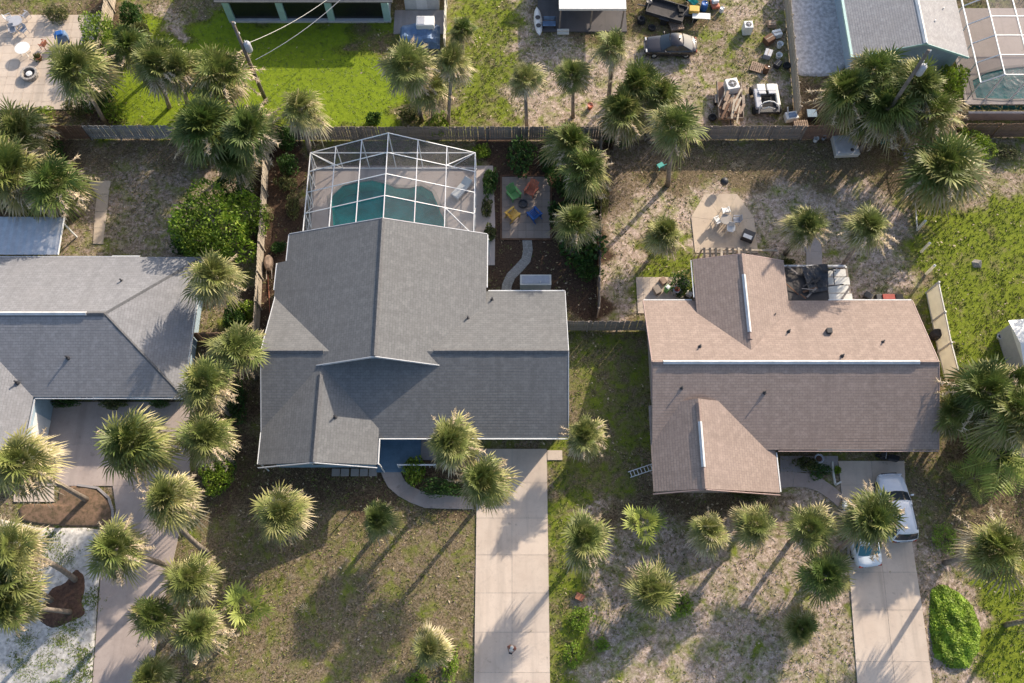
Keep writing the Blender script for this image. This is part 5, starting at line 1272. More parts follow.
    for sx in (-1,1):
        for y in (L*.31,-L*.30):
            w_ = empty('wheel', (sx*(hw-.12),y,R_)); w_.parent = root
            t_ = MB().lathe([(R_*.6,-.11),(R_*.95,-.11),(R_,-.07),(R_,.07),(R_*.95,.11),(R_*.6,.11)], (0,0,0), 18).obj('tyre', M['rubber'], w_, True); t_.rotation_euler = (0,R(90),0)
            q = MB().lathe([(.04,-.12),(R_*.5,-.115),(R_*.62,-.09),(R_*.62,.09),(R_*.5,.115),(.04,.12)], (0,0,0), 14).obj('rim', M['metal'], w_, True); q.rotation_euler = (0,R(90),0)
        MB().box(sx*hw*.66-.16, sx*hw*.66+.16, L/2-.22, L/2-.1, belt*.70, belt*.80).obj('headlight', M['glass_clear'], root, bevel=.02)
        MB().box(sx*hw*.70-.13, sx*hw*.70+.13, -L/2-.0, -L/2+.1, belt*.66, belt*.84).obj('taillight', M['red'], root, bevel=.02)
        mr = MB().box(sx*(hw+.09)-.10, sx*(hw+.09)+.10, ya-.32, ya-.2, belt+.02, belt+.17).obj('mirror', pm, root, bevel=.03)
        for y in (L*.02,-L*.16): MB().box(sx*hw-.015*sx-.01, sx*hw-.015*sx+.02, y-.08, y+.08, belt-.2, belt-.16).obj('door_handle', M['metal'], root)
        if rails: MB().tube([(sx*wr*.88,yb-.2,zr+.02),(sx*wr*.9,yb-.35,zr+.07),(sx*wr*.9,yc+.3,zr+.07),(sx*wr*.88,yc+.15,zr+.02)], .025, 6).obj('roof_rail', M['steel_dark'], root)
    MB().box(-.26,.26,L/2-.03,L/2+.0,.4,.52).obj('licence_plate', M['white'], root); MB().box(-.26,.26,-L/2-.012,-L/2+.01,belt*.6,belt*.6+.13).obj('licence_plate', M['white'], root)
    MB().box(-hw*.55,hw*.55,L/2-.1,L/2+.01,.55*belt,.66*belt).obj('grille', M['steel_dark'], root)
    if not suv: MB().box(-.06,.06,-.05,.05,0,.09).obj('aerial', M['steel_dark'], root).location = (0,yc+.2,zr+.02)
    return root
M['glass_clear'] = glass_mat('lamp_glass', (.55,.57,.6), .1)
pw = paint('white_car_paint', (.74,.76,.80)); pw2 = paint('pale_blue_car_paint', (.66,.72,.78)); pd = paint('maroon_grey_paint', (.03,.026,.029), .0, .15)
M['teal_glass'] = glass_mat('teal_glass', (.02,.13,.16), .07)
c_ = P(892,509); car('white sport utility car with black roof rails nearest the tan house', 'car', (c_.x,c_.y,.06), R(3.5), 4.65, 1.9, 1.68, pw, M['glass'], 'suv', rails=True)
c_ = P(858,534); car('pale blue-white sedan half hidden under a palm', 'car', (c_.x,c_.y,.06), R(6), 4.5, 1.78, 1.43, pw2, M['teal_glass'], 'sedan')
c_ = P(669,50); car('dark maroon grey car parked on the sandy top yard', 'car', (c_.x,c_.y,.0), R(90), 4.35, 1.8, 1.38, pd, M['glass'], 'coupe')
# dark trailer truck bed and machines at the top edge
def trailer(label, loc, rz, L, W, mt, bed_m, sides=.35):
    o = tag(empty('utility_trailer', loc, rz), label, 'trailer')
    MB().box(-W/2,W/2,-L/2,L/2,.5,.58).obj('bed', bed_m, o)
    for x in (-W/2+.03,W/2-.03): MB().bar((x,-L/2,.58+sides/2),(x,L/2,.58+sides/2),.05,sides).obj('side_rail', mt, o)
    MB().bar((-W/2,L/2-.03,.58+sides/2),(W/2,L/2-.03,.58+sides/2),.05,sides).obj('front_rail', mt, o)
    MB().bar((0,L/2,.5),(0,L/2+.9,.42),.09,.09).obj('tongue', M['steel_dark'], o)
    for x in (-W/2-.1,W/2+.1):
        w_ = MB().lathe([(.12,-.09),(.3,-.09),(.3,.09),(.12,.09)], (0,0,0), 14).obj('wheel', M['rubber'], o); w_.location = (x,-.1,.3); w_.rotation_euler = (0,R(90),0)
        MB().bar((x,-.5,.66),(x,.3,.66),.22,.04).obj('fender', mt, o)
    return o
p = P(728,105); tl = trailer('flat trailer loaded with scrap lumber and a white unit', (p.x,p.y,0), R(178), 3.6, 2.0, M['wood_grey'], M['wood_brown'], .25)
r = random.Random(4); heap = tag(empty('scrap_heap', (p.x,p.y,0), R(178)), 'heap of scrap planks on the flat trailer', 'lumber heap')
for i in range(22):
    a = Vector((p.x+r.uniform(-.75,.75), p.y+r.uniform(-1.5,.6), .66+.035*i)); d = Vector((r.uniform(.1,.5), r.uniform(.6,1.0), r.uniform(-.05,.05))).normalized()*r.uniform(.5,.95)
    o = MB().bar(-d, d, r.uniform(.1,.24), .05).obj('plank', r.choice([M['lumber'],M['lumber'],M['wood_grey'],M['wood_beige'],M['brown']]))
    o.location = a-Vector((p.x,p.y,0)); o.location = Matrix.Rotation(-R(178),3,'Z')@o.location; o.rotation_euler = (0,0,-R(178)); o.parent = heap
def condenser(loc, rz, label, hh=.9, s=.42):
    o = tag(empty('air_conditioner', loc, rz), label, 'air conditioner'); MB().box(-s,s,-s,s,0,hh).obj('casing', M['white'], o, bevel=.03)
    MB().lathe([(s*.62,hh),(s*.68,hh+.02),(s*.4,hh+.025)], (0,0,0), 18).obj('fan_guard', M['steel_dark'], o)
    f = MB().lathe([(s*.22,hh+.026),(s*.2,hh+.05),(.02,hh+.055)], (0,0,0), 12).obj('fan_hub', M['grey_plastic'], o)
    for k in range(4):
        a = k*1.57; MB().bar((0,0,hh+.04),(s*.66*math.cos(a),s*.66*math.sin(a),hh+.035),.03,.02).obj('guard_bar', M['grey_plastic'], o)
condenser((p.x+.15,p.y+1.1,.6), R(12), 'white air conditioner unit on the front of the trailer', .75, .5)
q = P(746,32); condenser((q.x,q.y,0), R(3), 'tall white unit with round fan standing alone on grass', .95, .36)
# open white buggy
p = P(764,103); o = tag(empty('utility_buggy', (p.x,p.y,0), R(2)), 'white open buggy with two pale seats beside the loaded trailer', 'buggy')
MB().box(-.95,.95,-1.35,1.3,.4,.62).obj('chassis', M['steel_dark'], o, bevel=.05); MB().box(-.62,.66,-.75,.2,.62,.66).obj('floor', M['rubber'], o)
MB().box(-1.0,-.5,-1.1,.75,.62,.95).obj('fender', M['grey_plastic'], o, bevel=.08); MB().box(.72,1.02,-.9,1.2,.62,.92).obj('fender', M['vinyl'], o, bevel=.08)
for x in (-.38,.42): MB().box(x-.33,x+.33,.5,1.15,.85,1.0).obj('seat', M['white'], o, bevel=.05); MB().bar((x,.45,1.0),(x,.1,1.05),.6,.1).obj('backrest', M['grey_plastic'], o, bevel=.04)
MB().tube([(-.8,-1.5,.7),(-.72,-1.0,1.05),(-.4,-.75,1.15),(.0,-.68,1.18),(.4,-.75,1.15),(.75,-1.0,1.05),(.85,-1.4,.7)], .05, 7).obj('roll_bar', M['white'], o, True)
MB().tube([(-.5,-1.2,.8),(0,-1.05,.9),(.5,-1.2,.8)], .06, 7).obj('bumper', M['vinyl'], o, True)
for x in (-1.0,1.0):
    for y in (-.95,.95):
        w_ = MB().lathe([(.12,-.13),(.3,-.13),(.34,-.06),(.34,.06),(.3,.13),(.12,.13)], (0,0,0), 14).obj('wheel', M['rubber'], o); w_.location = (x,y,.34); w_.rotation_euler = (0,R(90),0)
sw = MB().lathe([(.16,0),(.19,.015),(.16,.03),(.14,.015)], (0,0,0), 14).obj('steering_wheel', M['rubber'], o); sw.location = (-.38,-.35,1.0); sw.rotation_euler = (R(40),0,0)
# ------------------------------------------------------------------ Adirondack chairs
def adirondack(loc, rz, mt, label):
    o = tag(empty('garden_chair', loc, rz), label, 'chair', 'coloured garden chairs')
    for i in range(5): MB().bar((-.27+.135*i,-.16,.28),(-.30+.15*i,-.62,.98+.06*(2-abs(i-2))),.12,.025,(0,1,.5)).obj('back_slat', mt, o)
    for i in range(5): MB().box(-.3,.3,-.16+i*.12,-.06+i*.12,.30+.018*i,.325+.018*i).obj('seat_slat', mt, o)
    for s in (-1,1):
        MB().box(s*.38-.08,s*.38+.08,-.42,.42,.58,.61).obj('armrest', mt, o); MB().box(s*.36-.02,s*.36+.02,.3,.4,0,.58).obj('leg', mt, o); MB().bar((s*.33,.38,.33),(s*.33,-.6,.02),.03,.12).obj('leg', mt, o)
        MB().bar((s*.37,-.4,.58),(s*.36,-.38,.05),.04,.08).obj('arm_support', mt, o)
    MB().bar((-.4,-.42,.56),(.4,-.42,.56),.05,.06).obj('back_rail', mt, o)
    return o
p = P(531,193); adirondack((p.x,p.y,.05), R(150), M['plastic_orange'], 'orange garden chair on the square pad')
p = P(514,197); adirondack((p.x,p.y,.05), R(215), M['plastic_green'], 'green garden chair on the square pad')
p = P(513,217); adirondack((p.x,p.y,.05), R(-50), M['plastic_yellow'], 'yellow garden chair on the square pad')
p = P(534,217); adirondack((p.x,p.y,.05), R(40), M['fish_blue'], 'blue garden chair on the square pad')
p = P(523,205); o = tag(empty('fire_pit', (p.x,p.y,.05)), 'small dark fire pit between the coloured chairs', 'fire pit')
MB().lathe([(.22,.0),(.34,.05),(.36,.24),(.30,.24),(.26,.12),(.02,.1)], (0,0,0), 16).obj('bowl', M['steel_dark'], o)
# ------------------------------------------------------------------ patio sets
def patio_chair(loc, rz, mt, label, group=None):
    o = tag(empty('patio_chair', loc, rz), label, 'chair', group)
    MB().box(-.25,.25,-.25,.25,.4,.45).obj('seat', mt, o, bevel=.02); MB().bar((0,-.24,.45),(0,-.34,.9),.48,.04,(0,1,.2)).obj('backrest', mt, o, bevel=.02)
    for s in (-1,1):
        MB().box(s*.27-.03,s*.27+.03,-.25,.24,.62,.65).obj('armrest', mt, o)
        for y in (-.22,.22): MB().bar((s*.26,y,.0),(s*.25,y,.63 if y > 0 else .45),.04,.04).obj('leg', mt, o)
    return o
def round_table(loc, r_, hh, mt, label, leg='post'):
    o = tag(empty('patio_table', loc), label, 'table'); MB().lathe([(r_*.97,hh-.03),(r_,hh-.015),(r_,hh),(r_*.2,hh+.004)], (0,0,0), 24).obj('tabletop', mt, o)
    for k in range(4): a = k*1.57+.6; MB().bar((r_*.6*math.cos(a),r_*.6*math.sin(a),0),(r_*.5*math.cos(a),r_*.5*math.sin(a),hh-.03),.05,.05).obj('leg', mt, o)
    return o
p = P(27,54); round_table((p.x,p.y,.05), .62, .74, M['white'], 'round white patio table alone in the sun')
p = P(20,27); round_table((p.x,p.y,.05), .55, .72, M['grey_plastic'], 'grey-white round table among the shaded patio chairs')
for (u, v, a, lb) in ((12,22,-60,'pale patio chair left of the shaded round table'),(28,19,60,'pale patio chair right of the shaded round table'),(16,34,200,'pale patio chair below the shaded round table, left one'),(26,34,150,'pale patio chair below the shaded round table, right one')):
    p = P(u, v); patio_chair((p.x,p.y,.05), R(a), M['grey_plastic'], lb, 'pale patio chairs')
p = P(31,76); o = tag(empty('fire_pit', (p.x,p.y,.05)), 'round stone fire pit on the sunny patio', 'fire pit')
for k in range(14):
    a = k*6.283/14
    for j in range(2): s = MB().box(-.13,.13,-.09,.09,j*.2,j*.2+.19).obj('stone', M['stone'], o, bevel=.02); s.location = (.6*math.cos(a+j*.2),.6*math.sin(a+j*.2),0); s.rotation_euler = (0,0,a+j*.2+1.57)
MB().lathe([(.5,0),(.5,.12),(.1,.2)], (0,0,0), 14).obj('ash', M['steel_dark'], o); MB().lathe([(.24,.15),(.26,.3),(.08,.34)], (0,0,0), 10).obj('cover', M['white'], o)
p = P(65,42); o = tag(empty('grill', (p.x,p.y,.05), R(20)), 'blue covered grill at the patio hedge', 'grill'); MB().box(-.5,.5,-.32,.32,.25,.95).obj('cover', M['tarp_blue'], o, bevel=.12); MB().box(-.3,.3,-.25,.25,.95,1.12).obj('lid', M['fish_blue'], o, bevel=.08)
for x in (-.4,.4): MB().bar((x,0,0),(x,0,.3),.06,.4).obj('leg', M['steel_dark'], o)
p = P(46,48); patio_chair((p.x,p.y,.05), R(70), M['clay'], 'brown patio chair left of the blue grill')
p = P(40,60); o = tag(empty('plant_pot', (p.x,p.y,.05)), 'clay plant pot between fire pit and brown chair', 'pot'); MB().lathe([(.16,0),(.26,.36),(.3,.4),(.26,.4),(.22,.32),(.02,.3)], (0,0,0), 14).obj('pot', M['clay'], o); mobj('foliage', bush_mesh(400, 120, .4, M['leaf_olive']), None, o).scale = (.4,.4,.6)
# octagonal patio
for (u, v, a, lb) in ((716,224,-60,'white chair at left of the octagonal patio group'),(724,214,10,'white chair at top of the octagonal patio group'),(735,223,90,'pale blue-grey chair at right of octagonal patio group'),(729,232,170,'white chair at bottom of the octagonal patio group')):
    p = P(u, v); patio_chair((p.x,p.y,.07), R(a), M['white'] if 'blue' not in lb else M['grey_plastic'], lb, 'octagon patio chairs')
p = P(724,224); round_table((p.x,p.y,.07), .45, .68, M['stone'], 'small round stone-coloured table on the octagonal patio')
p = P(747,238); o = tag(empty('cooler', (p.x,p.y,.07), R(-25)), 'dark box cooler with white lid on octagonal patio', 'cooler'); MB().box(-.45,.45,-.4,.4,0,.5).obj('body', M['steel_dark'], o, bevel=.03); MB().box(-.36,.3,-.38,-.05,.5,.55).obj('lid', M['white'], o, bevel=.01)
p = P(722,187); o = tag(empty('barbecue', (p.x,p.y,0)), 'black kettle barbecue above the octagonal patio', 'barbecue'); MB().lathe([(.05,.55),(.28,.65),(.32,.85),(.26,1.02),(.06,1.1)], (0,0,0), 16).obj('kettle', M['steel_dark'], o, True)
for k in range(3): a = k*2.09; MB().bar((.32*math.cos(a),.32*math.sin(a),0),(.12*math.cos(a),.12*math.sin(a),.68),.03,.03).obj('leg', M['metal'], o)
o = tag(empty('pergola_frame', (16.2,28.9,0)), 'low beam frame with dark slats behind the tan rear wing', 'frame')
for y, z in ((-.55,2.2),(.5,2.3)): MB().bar((-2.4,y,z),(3.2,y-.15,z),.12,.12).obj('beam', M['wood_beige'] if y > 0 else M['wood_grey'], o)
for i in range(9): x = -2.2+i*.42; MB().bar((x,-.6,2.32),(x+.05,.55,2.42),.16,.04).obj('slat', M['tarp_dark'] if i not in (3,6) else M['wood_beige'], o)
for x in (-2.3,.4,3.1): MB().bar((x,.5,-.05),(x,.5,2.3),.1,.1).obj('post', M['wood_grey'], o)
# items in the sandy yards
p = P(660,168); o = tag(empty('garden_chair', (p.x,p.y,0), R(30)), 'small teal chair by the bare palm trunk', 'chair'); MB().box(-.25,.25,-.22,.22,.36,.41).obj('seat', M['teal'], o); MB().bar((0,-.2,.41),(0,-.34,.88),.5,.04,(0,1,.2)).obj('backrest', M['teal'], o)
for x in (-.22,.22):
    for y in (-.18,.18): MB().bar((x,y,0),(x,y,.38),.04,.04).obj('leg', M['teal'], o)
p = P(844,148); o = tag(empty('spa_tub', (p.x,p.y,0), R(3)), 'square grey-topped spa tub by the brown fence', 'spa'); MB().box(-.95,.95,-.9,.9,0,.5).obj('cabinet', M['vinyl'], o, bevel=.04); MB().box(-.88,.88,-.82,.82,.5,.56).obj('cover', M['fascia'], o, bevel=.03); MB().lathe([(.14,.56),(.14,.6),(.02,.61)], (.35,-.55,0), 12).obj('handle', M['steel_dark'], o); MB().box(-.95,.95,-.93,-.9,.4,.51).obj('trim', M['white'], o)
for (u, v, lb, mt_, r_, hh) in ((815,141,'white bucket left of the spa tub','white',.2,.4),(823,139,'smaller white bucket left of the spa tub','grey_plastic',.16,.3),(889,140,'white sack-like bucket right of the tall pole','white',.24,.4),(882,143,'teal bucket right of the tall pole','teal',.18,.35)):
    p = P(u, v); o = tag(empty('bucket', (p.x,p.y,0)), lb, 'bucket'); MB().lathe([(r_*.8,0),(r_,hh),(r_*1.08,hh),(r_*1.08,hh-.04),(r_*.9,hh-.05),(r_*.7,.03),(.02,.02)], (0,0,0), 14).obj('body', M[mt_], o); MB().tube([(-r_,0,hh-.03),(-r_*.7,0,hh+.16),(0,0,hh+.22),(r_*.7,0,hh+.16),(r_,0,hh-.03)], .012, 5).obj('handle', M['metal'], o)
# small white boat-like pedal tub near the fence
p = P(790,119); o = tag(empty('laundry_sink', (p.x,p.y,0), R(10)), 'white angular tub with blue inside by the fence', 'tub'); MB().box(-.5,.5,-.35,.35,0,.55).obj('body', M['white'], o, bevel=.05); MB().box(-.3,.35,-.22,.22,.55,.57).obj('basin', M['tarp_blue'], o); MB().bar((-.3,.1,.55),(-.35,.5,1.0),.08,.05).obj('arm', M['white'], o)
p = P(810,117); o = tag(empty('storage_crate', (p.x,p.y,0)), 'dark blue plastic crate at the palm clump', 'crate'); MB().box(-.42,.42,-.4,.4,0,.5).obj('body', M['tarp_dark'], o, bevel=.03); MB().box(-.38,.38,-.36,.36,.5,.54).obj('lid', M['porch_blue'], o)
# junk row beside the grey gravel
for i, (u, v, lb, nm, mt_) in enumerate(((771,26,'tan cardboard box at the top of the junk row','box','lumber'),(776,36,'pale sack in the junk row','box','white'),(768,42,'brown crate in the junk row','crate','brown'),(777,66,'dark low crate at the bottom of the junk row','crate','steel_dark'),(767,56,'grey metal box in the junk row','box','grey_plastic'))):
    p = P(u, v); s = .32+.05*(i % 3); o = tag(empty('storage_'+nm, (p.x,p.y,0), R(17*i)), lb, nm); MB().box(-s,s,-s*.8,s*.8,0,s*1.3).obj('body', M[mt_], o, bevel=.03); MB().box(-s*.9,s*.9,-.03,.03,s*1.3,s*1.3+.03).obj('flap', M['wood_beige'], o); MB().box(-s*1.02,s*1.02,-s*.82,s*.82,s*1.05,s*1.12).obj('rim', M[mt_], o)
for (u, v, lb) in ((779,47,'upper white bucket in the junk row'),(778,58,'lower white bucket in the junk row')):
    p = P(u, v); o = tag(empty('bucket', (p.x,p.y,0)), lb, 'bucket'); MB().lathe([(.2,0),(.25,.45),(.27,.45),(.27,.4),(.2,.38),(.16,.05),(.02,.04)], (0,0,0), 14).obj('body', M['white'], o); MB().tube([(-.25,0,.42),(-.15,0,.58),(.15,0,.58),(.25,0,.42)], .012, 5).obj('handle', M['metal'], o)
# machines at the top edge
p = P(686,16); o = tag(empty('tractor', (p.x,p.y,0), R(85)), 'dark garden tractor with yellow hood at the top edge', 'tractor')
MB().box(-.45,.45,-.9,.5,.35,.6).obj('chassis', M['steel_dark'], o, bevel=.04); MB().box(-.32,.32,-.05,-.9,.6,1.0).obj('hood', M['plastic_yellow'], o, bevel=.06) if False else MB().box(-.32,.32,-.95,-.1,.6,.98).obj('hood', M['plastic_yellow'], o, bevel=.06)
MB().box(-.28,.28,.3,.75,.65,.75).obj('seat', M['rubber'], o, bevel=.04); MB().bar((0,.75,.75),(0,.85,1.1),.5,.08,(0,1,.2)).obj('backrest', M['rubber'], o)
for x in (-.5,.5):
    for y, rr in ((-.7,.22),(.55,.34)):
        w_ = MB().lathe([(.08,-.11),(rr,-.1),(rr,.1),(.08,.11)], (0,0,0), 14).obj('wheel', M['rubber'], o); w_.location = (x,y,rr); w_.rotation_euler = (0,R(90),0)
p = P(665,16); trailer('dark low trailer at the top edge behind the maroon car', (p.x,p.y,0), R(70), 3.2, 1.7, M['steel_dark'], M['tarp_dark'], .3)
p = P(702,22); o = tag(empty('folding_table', (p.x,p.y,0), R(-4)), 'white plastic folding table near the top junk', 'table'); MB().box(-.95,.55,-.3,.3,.7,.74).obj('tabletop', M['white'], o); 
for x in (-.85,.45):
    for y in (-.25,.25): MB().bar((x,y,0),(x,y,.7),.04,.04).obj('leg', M['metal'], o)
p = P(714,6); o = tag(empty('toy_car', (p.x,p.y,0), R(10)), 'orange and white ride-on toy at the top edge', 'toy'); MB().box(-.35,.35,-.5,.5,.15,.4).obj('body', M['plastic_orange'], o, bevel=.08); MB().box(-.28,.28,-.2,.3,.4,.75).obj('cabin', M['white'], o, bevel=.08)
for x in (-.33,.33):
    for y in (-.3,.3): w_ = MB().lathe([(.03,-.05),(.15,-.05),(.15,.05),(.03,.05)], (0,0,0), 10).obj('wheel', M['rubber'], o); w_.location = (x,y,.15); w_.rotation_euler = (0,R(90),0)
p = P(692,6); o = tag(empty('wheelbarrow', (p.x,p.y,0), R(40)), 'dark blue-green wheelbarrow at the top edge', 'wheelbarrow'); MB().add([(-.3,-.4,.62),(.3,-.4,.62),(.3,.45,.62),(-.3,.45,.62),(-.18,-.25,.32),(.18,-.25,.32),(.18,.2,.32),(-.18,.2,.32)], [(4,5,6,7),(0,1,5,4),(1,2,6,5),(2,3,7,6),(3,0,4,7)]).obj('tray', M['teal'], o)
w_ = MB().lathe([(.04,-.05),(.19,-.05),(.19,.05),(.04,.05)], (0,0,0), 12).obj('wheel', M['rubber'], o); w_.location = (0,.62,.19); w_.rotation_euler = (0,R(90),0)
for x in (-.2,.2): MB().bar((x,.62,.2),(x*1.6,-.95,.6),.04,.04).obj('handle', M['wood_beige'], o); MB().bar((x,-.2,.35),(x,-.3,0),.03,.03).obj('leg', M['metal'], o)
def tyre(u, v, lb, n=1):
    p = P(u, v); o = tag(empty('tyre_stack' if n > 1 else 'old_tyre', (p.x,p.y,0)), lb, 'tyre')
    for k in range(n): MB().lathe([(.17,.02),(.3,0),(.34,.06),(.34,.14),(.3,.2),(.17,.18),(.15,.1)], (rnd.uniform(-.04,.04),rnd.uniform(-.04,.04),k*.2), 18).obj('tyre', M['rubber'], o, True)
def drum(u, v, lb, mt_, r_=.28, hh=.85):
    p = P(u, v); o = tag(empty('drum', (p.x,p.y,0)), lb, 'drum'); MB().lathe([(r_,0),(r_*1.03,hh*.33),(r_,hh*.36),(r_*1.03,hh*.66),(r_,hh*.7),(r_,hh),(r_*.93,hh),(r_*.9,hh-.03),(.02,hh-.03)], (0,0,0), 16).obj('body', M[mt_], o, True); MB().lathe([(.05,hh-.03),(.05,hh),(.01,hh+.01)], (.12,0,0), 8).obj('bung', M['metal'], o)
def pallet(u, v, lb, rz, n=1):
    p = P(u, v); o = tag(empty('pallet', (p.x,p.y,0), R(rz)), lb, 'pallet')
    for k in range(n):
        for y in (-.4,0,.4): MB().box(-.55,.55,y-.04,y+.04,k*.14,k*.14+.1).obj('bearer', M['lumber'], o)
        for i in range(7): MB().box(-.55+i*.165,-.44+i*.165,-.48,.48,k*.14+.1,k*.14+.125).obj('slat', M['lumber'], o)
tyre(641,22,'stack of two old tyres left of the dark trailer',2); tyre(652,29,'single old tyre above the maroon car hood'); tyre(786,66,'old tyre beside the fence at the junk row end'); tyre(712,118,'old tyre left of the loaded trailer')
drum(648,8,'black drum at the top edge left of the dark trailer','steel_dark'); drum(703,10,'dark blue drum near the ride-on toy','fish_blue'); drum(765,72,'rusty brown drum above the white buggy','brown',.24,.7); drum(721,12,'white jug-shaped drum right of the ride-on toy','white',.18,.5)
pallet(676,27,'grey pallet above the maroon car roof',12,2); pallet(757,68,'tan pallet above the white buggy',-20); pallet(800,128,'short pallet stack by the fence corner',4,3)
p = P(738,88); o = tag(MB().bar((0,-.6,.06),(.05,.6,.08),.14,.05).obj('timber_plank', M['plastic_yellow']), 'yellowish plank between trailer and buggy', 'plank'); o.location = (p.x,p.y,0)
p = P(590,108); o = tag(empty('bucket', (p.x,p.y,0)), 'orange bucket on the sand near the slim palm', 'bucket'); MB().lathe([(.17,0),(.22,.4),(.24,.4),(.24,.36),(.18,.34),(.02,.3)], (0,0,0), 14).obj('body', M['plastic_orange'], o); MB().tube([(-.22,0,.38),(-.12,0,.52),(.12,0,.52),(.22,0,.38)], .012, 5).obj('handle', M['metal'], o)
# porch things at the top
p = P(549,27); o = tag(empty('bench', (p.x,p.y,0)), 'blue-grey bench left of the dark porch', 'bench')
for k in range(4): MB().box(-.55,.55,-.28+k*.14,-.17+k*.14,.43,.46).obj('seat_slat', M['tarp_blue'], o)
for k in range(3): MB().box(-.55,.55,.29,.32,.55+k*.14,.66+k*.14).obj('back_slat', M['tarp_blue'], o)
for x in (-.48,.48): MB().box(x-.03,x+.03,-.26,.3,0,.43).obj('leg', M['steel_dark'], o); MB().box(x-.03,x+.03,.25,.29,.43,.97).obj('back_post', M['steel_dark'], o)
p = P(538,24); o = tag(empty('kayak', (p.x,p.y,0), R(4)), 'narrow white kayak lying left of the dark porch', 'kayak')
mb = MB(); ks = 9
for i in range(ks):
    t = i/(ks-1)*2-1; w_ = .34*(1-t*t)**.6+.01; mb.v += [(-w_,t*1.5,.28+.08*t*t),(0,t*1.5,.02+.18*t*t),(w_,t*1.5,.28+.08*t*t),(0,t*1.5,.33+.06*t*t)]
for i in range(ks-1):
    for k in range(4): k2 = (k+1) % 4; mb.f.append((i*4+k,i*4+k2,(i+1)*4+k2,(i+1)*4+k))
mb.obj('hull', M['white'], o, True)
for y in (-.45,.4): MB().lathe([(.2,.32),(.22,.37),(.16,.37),(.14,.345),(.01,.345)], (0,y,0), 12).obj('cockpit', M['steel_dark'], o)
p = P(563,33); o = tag(empty('step', (p.x,p.y,0)), 'low white step at the dark porch corner', 'step'); MB().box(-.5,.5,-.2,.2,0,.14).obj('lower_tread', M['vinyl'], o); MB().box(-.5,.5,.0,.2,.14,.28).obj('upper_tread', M['vinyl'], o)
# covered heap
hp = tag(empty('tarp_heap', P(420,38)), 'heap under blue tarp with a white tank on top', 'tarp heap')
mb = MB(); n = 15
for j in range(n):
    for i in range(n):
        s, t = i/(n-1)*2-1, j/(n-1)*2-1; f = max(0, 1-abs(s)**4)*max(0, 1-abs(t)**4); mb.v.append((s*1.7, t*1.15, .02+1.15*f**.5*(.8+.12*math.sin(5*s+2*t)+.1*math.sin(7*t+s))))
for j in range(n-1):
    for i in range(n-1): a = j*n+i; mb.f.append((a,a+1,a+n+1,a+n))
mb.obj('tarp', M['tarp_blue'], hp); MB().box(-.2,1.3,.0,1.0,1.0,1.55).obj('tank', M['white'], hp, bevel=.08); MB().box(-.1,.5,.1,.9,1.55,1.57).obj('lid', M['grey_plastic'], hp)
# ladder, wheelbarrow and cart near houses
p = P(653,467); q = P(629,475); o = tag(empty('ladder', (0,0,0)), 'white ladder lying on lawn against the tan house left side', 'ladder')
d = (q-p).normalized(); s = Vector((-d.y,d.x,0))*.2
for k in (-1,1): MB().bar(p+s*k+Vector((0,0,.12)), q+s*k+Vector((0,0,.08)), .05, .07).obj('side_rail', M['alu'], o)
for i in range(7): c = p.lerp(q,(i+.5)/7); MB().bar(c-s+Vector((0,0,.11)), c+s+Vector((0,0,.11)), .045, .045).obj('rung', M['alu'], o)
p = P(270,265); o = tag(empty('garden_cart', (p.x,p.y,0), R(6)), 'pinkish upturned cart beside the side fence', 'cart'); MB().lathe([(.42,.15),(.45,.35),(.38,.62),(.2,.72)], (0,0,0), 10).obj('tub', M['clay_pale'] if 'clay_pale' in M else M['lumber'], o).scale = (.8,1.5,1)
for x in (-.2,.2): MB().bar((x,-.5,.3),(x,-1.3,.25),.05,.05).obj('handle', M['wood_beige'], o)
w_ = MB().lathe([(.03,-.05),(.18,-.05),(.18,.05),(.03,.05)], (0,0,0), 12).obj('wheel', M['rubber'], o); w_.location = (0,.75,.18); w_.rotation_euler = (0,R(90),0)
o = MB().tube([P(268,275)+Vector((0,0,.05)), P(269,292)+Vector((0,0,.05)), P(270,310)+Vector((0,0,.05)), P(271,338)+Vector((0,0,.05))], .04, 6).obj('garden_hose', M['clay']); tag(o, 'thin reddish hose running along the side fence', 'hose')
# right edge shed
p = P(1016,352); o = tag(empty('garden_shed', (38.0,22.0,0), R(6)), 'white roofed grey shed at the right edge of the lawn', 'shed')
MB().box(-2.3,2.6,-1.5,1.9,-.1,2.1).obj('wall', M['grey_plastic'], o); MB().add([(-2.5,-1.7,2.1),(2.8,-1.7,2.1),(2.8,.2,2.6),(-2.5,.2,2.6),(2.8,2.1,2.1),(-2.5,2.1,2.1)], [(0,1,2,3),(3,2,4,5),(0,3,5),(1,4,2)]).obj('roof', M['white'], o); MB().box(-.6,.5,-1.56,-1.5,.1,1.9).obj('door', M['white'], o); OUT.append([Vector((36,20,0)),Vector((42,20,0)),Vector((42,24,0)),Vector((36,24,0))])
p = P(998,338); o = tag(empty('plant_pot', (p.x,p.y,0)), 'small white pot at the grey shed corner', 'pot'); MB().lathe([(.12,0),(.2,.3),(.22,.33),(.16,.33),(.12,.26),(.02,.25)], (0,0,0), 12).obj('pot', M['white'], o); MB().lathe([(.13,.27),(.02,.29)], (0,0,0), 10).obj('soil', M['mulch'], o)
p = P(977,264); o = tag(MB().add([(-.35,-.3,.02),(.3,-.35,.02),(.42,.2,.02),(-.1,.45,.02),(-.4,.2,.02),(-.1,-.1,.45),(.15,.1,.5)], [(0,1,5),(1,6,5),(1,2,6),(2,3,6),(3,5,6),(3,4,5),(4,0,5)]).obj('garden_rock', M['stone']), 'single pale rock on the right lawn', 'rock'); o.location = (p.x,p.y,-.08)
